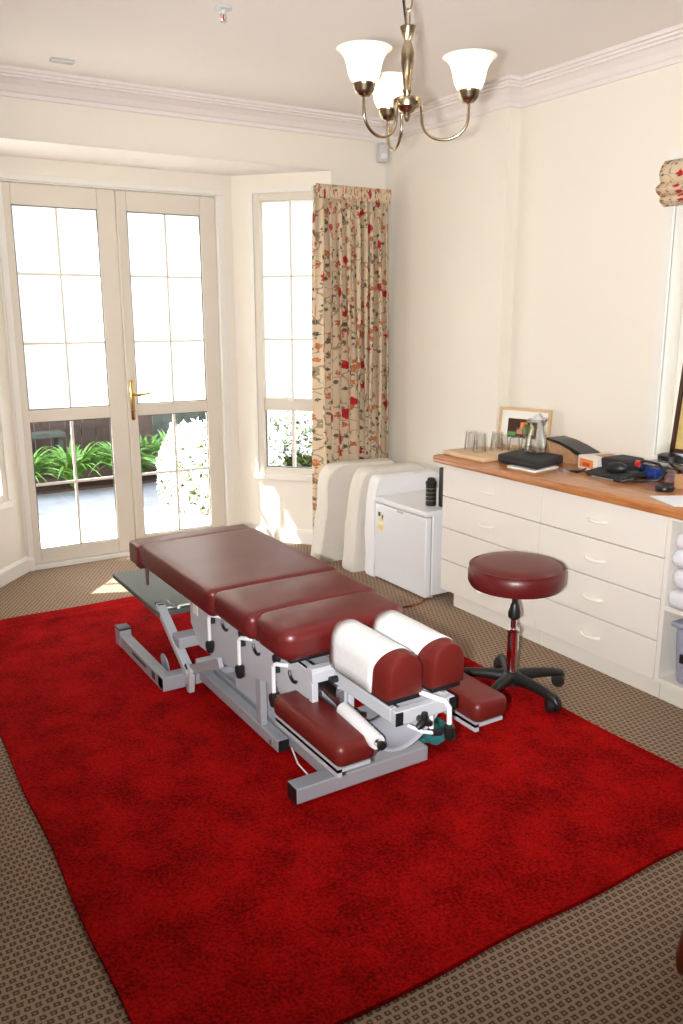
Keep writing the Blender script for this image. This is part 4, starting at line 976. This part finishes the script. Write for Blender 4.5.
m = MB(); m.tube([(2.95, 2.36, ZT+.07), (2.96, 2.32, ZT+.085), (2.96, 2.25, ZT+.082), (2.94, 2.20, ZT+.055), (2.91, 2.21, ZT+.028), (2.88, 2.27, ZT+.012), (2.86, 2.34, ZT+.008), (2.83, 2.37, ZT+.008), (2.83, 2.33, ZT+.008), (2.86, 2.30, ZT+.02), (2.89, 2.34, ZT+.035)], .0055, 8); m.build('hose', 'black', root)
m = MB(); m.tube([(2.90, 2.47, ZT+.02), (2.86, 2.54, ZT+.01), (2.88, 2.60, ZT+.008), (2.93, 2.62, ZT+.01)], .004, 8); m.build('cord', 'black', root)
m = MB(); m.box(2.835, 2.84, 2.36, 2.50, ZT+.002, ZT+.007); m.build('edge_strip', 'steel', root)
# keys
root = empty('keys', (2.86, 2.62, ZT)); tag(root, 'small bunch of silver keys on the worktop before the carton', 'keys')
for k, (x, y, a) in enumerate(((2.80, 2.66, 1.9), (2.83, 2.65, 2.3), (2.85, 2.67, 1.3))):
    m = MB(); rb_box(m, 0, .045, -.004, .004, ZT+.003*k, ZT+.003*k+.003, (x, y), a-pi/2-.9); m.lathe([(.011, ZT+.003*k), (.011, ZT+.003*k+.003)], (x, y, 0), 12); m.build('key', 'steel', root)
m = MB(); m.tube([(2.82+.013*cos(t), 2.655+.013*sin(t), ZT+.010) for t in [2*pi*j/16 for j in range(16)]], .0012, 6, closed=True); m.build('key_ring', 'steel', root)
m = MB(); m.rbox(2.85, 2.885, 2.60, 2.64, ZT, ZT+.010, .004, 2); m.build('fob', 'black', root)
# clear tub with blue and pink contents, cardboard box, black discs, paper
root = empty('clear_container', (3.10, 2.28, ZT)); tag(root, 'clear plastic container beside the window frame on the worktop', 'container')
m = MB(); z0, z1 = ZT, ZT+.065
for a in ((2.985, 3.125, 2.12, 2.124), (2.985, 3.125, 2.366, 2.37), (2.985, 2.989, 2.124, 2.366), (3.121, 3.125, 2.124, 2.366)): m.box(*a, z0, z1)
m.box(2.985, 3.125, 2.12, 2.37, z0, z0+.003); m.build('body', 'container', root)
m = MB(); m.rbox(2.978, 3.132, 2.112, 2.378, z1, z1+.008, .003, 2); m.build('lid', 'container', root)
m = MB(); m.rbox(3.00, 3.06, 2.295, 2.36, ZT+.004, ZT+.05, .012, 3); tag(m.build('blue_pouch', 'blue_plastic'), 'bright blue pouch inside the clear plastic container', 'pouch')
m = MB(); m.lathe([(.022, ZT+.0035), (.024, ZT+.01), (.024, ZT+.045), (.015, ZT+.055)], (3.02, 2.235, 0), 20); tag(m.build('pink_jar', mat('pink plastic', (.62, .35, .32), .5)), 'small pink jar in the clear container', 'jar')
m = MB(); m.rbox(2.93, 2.975, 2.0, 2.15, ZT, ZT+.058, .003, 2); m.rbox(2.975, 3.06, 1.98, 2.10, ZT, ZT+.055, .003, 2)
tag(m.build('cardboard_box', 'card'), 'small brown cardboard box at the right edge of the worktop', 'box')
def disc(x, y, z, lab, s=1):
    m = MB(); m.lathe([(.012, z), (.034*s, z), (.037*s, z+.004), (.037*s, z+.016), (.034*s, z+.020), (.016, z+.020), (.012, z+.016)], (x, y, 0), 32, caps=True); return tag(m.build('weight_disc', 'black'), lab, 'disc')
disc(2.86, 2.14, ZT, 'round black disc on the worktop in front of the clear container')
root = empty('display_stand', (3.20, 2.33, .80)); tag(root, 'dark wooden display stand with round black base and ochre poster by the window', 'display stand')
sx, sy = 3.205, 2.375
m = MB(); m.lathe([(.052, .800), (.052, .862), (.058, .866), (.058, .882), (.045, .888)], (sx-.01, sy-.005, 0), 32); m.build('base', 'black', root)
m = MB(); m.bar((sx, sy, .88), (sx+.0, sy-.03, 1.30), .018, .018); m.bar((sx, sy-.36, .88), (sx, sy-.39, 1.30), .018, .018); m.bar((sx, sy-.03, 1.30), (sx, sy-.39, 1.30), .018, .018); m.bar((sx, sy, .905), (sx, sy-.36, .905), .018, .018); m.build('frame', 'darkwood', root)
m = MB(); m.prism([(sx+.002, sy-.008, .91), (sx+.002, sy-.36, .91), (sx+.002, sy-.375, 1.14), (sx+.002, sy-.022, 1.14)], (.006, 0, 0)); m.build('poster', 'poster', root)
m = MB(); m.prism([(sx+.002, sy-.022, 1.14), (sx+.002, sy-.375, 1.14), (sx+.002, sy-.39, 1.29), (sx+.002, sy-.03, 1.29)], (.006, 0, 0)); m.build('poster_top', 'poster_blue', root)
m = MB(); m.prism([(2.72, 2.10, ZT), (2.645, 1.93, ZT), (2.80, 1.82, ZT), (2.86, 2.02, ZT)], (0, 0, .002)); tag(m.build('paper_sheet', 'paper'), 'white sheet of paper at the right end of the worktop', 'paper')

# ---------------------------------------------------------------- wooden chair, mostly out of the frame
wc = empty('wooden_chair', (1.75, .80, 0)); tag(wc, 'red brown wooden chair of which one rounded foot shows at bottom right', 'chair')
lx, ly = 1.560, .998
for dx, dy in ((0, 0), (.42, 0), (0, -.42), (.42, -.42)):
    m = MB(); m.tube([(lx+dx, ly+dy, 0), (lx+dx, ly+dy, .03), (lx+dx+(.02 if dx == 0 else -.02), ly+dy-.01, .2), (lx+dx+(.03 if dx == 0 else -.03), ly+dy-.02, .42)], [.018, .022, .018, .016], 14); m.build('leg', 'redwood', wc)
m = MB(); m.rbox(lx+.0, lx+.44, ly-.46, ly+.01, .42, .46, .012, 3); m.build('seat', 'redwood', wc)
m = MB(); m.bar((lx+.40, ly, .46), (lx+.46, ly, .88), .03, .03); m.bar((lx+.40, ly-.42, .46), (lx+.46, ly-.42, .88), .03, .03); m.bar((lx+.455, ly-.44, .84), (lx+.455, ly+.02, .84), .02, .10); m.build('backrest', 'redwood', wc)
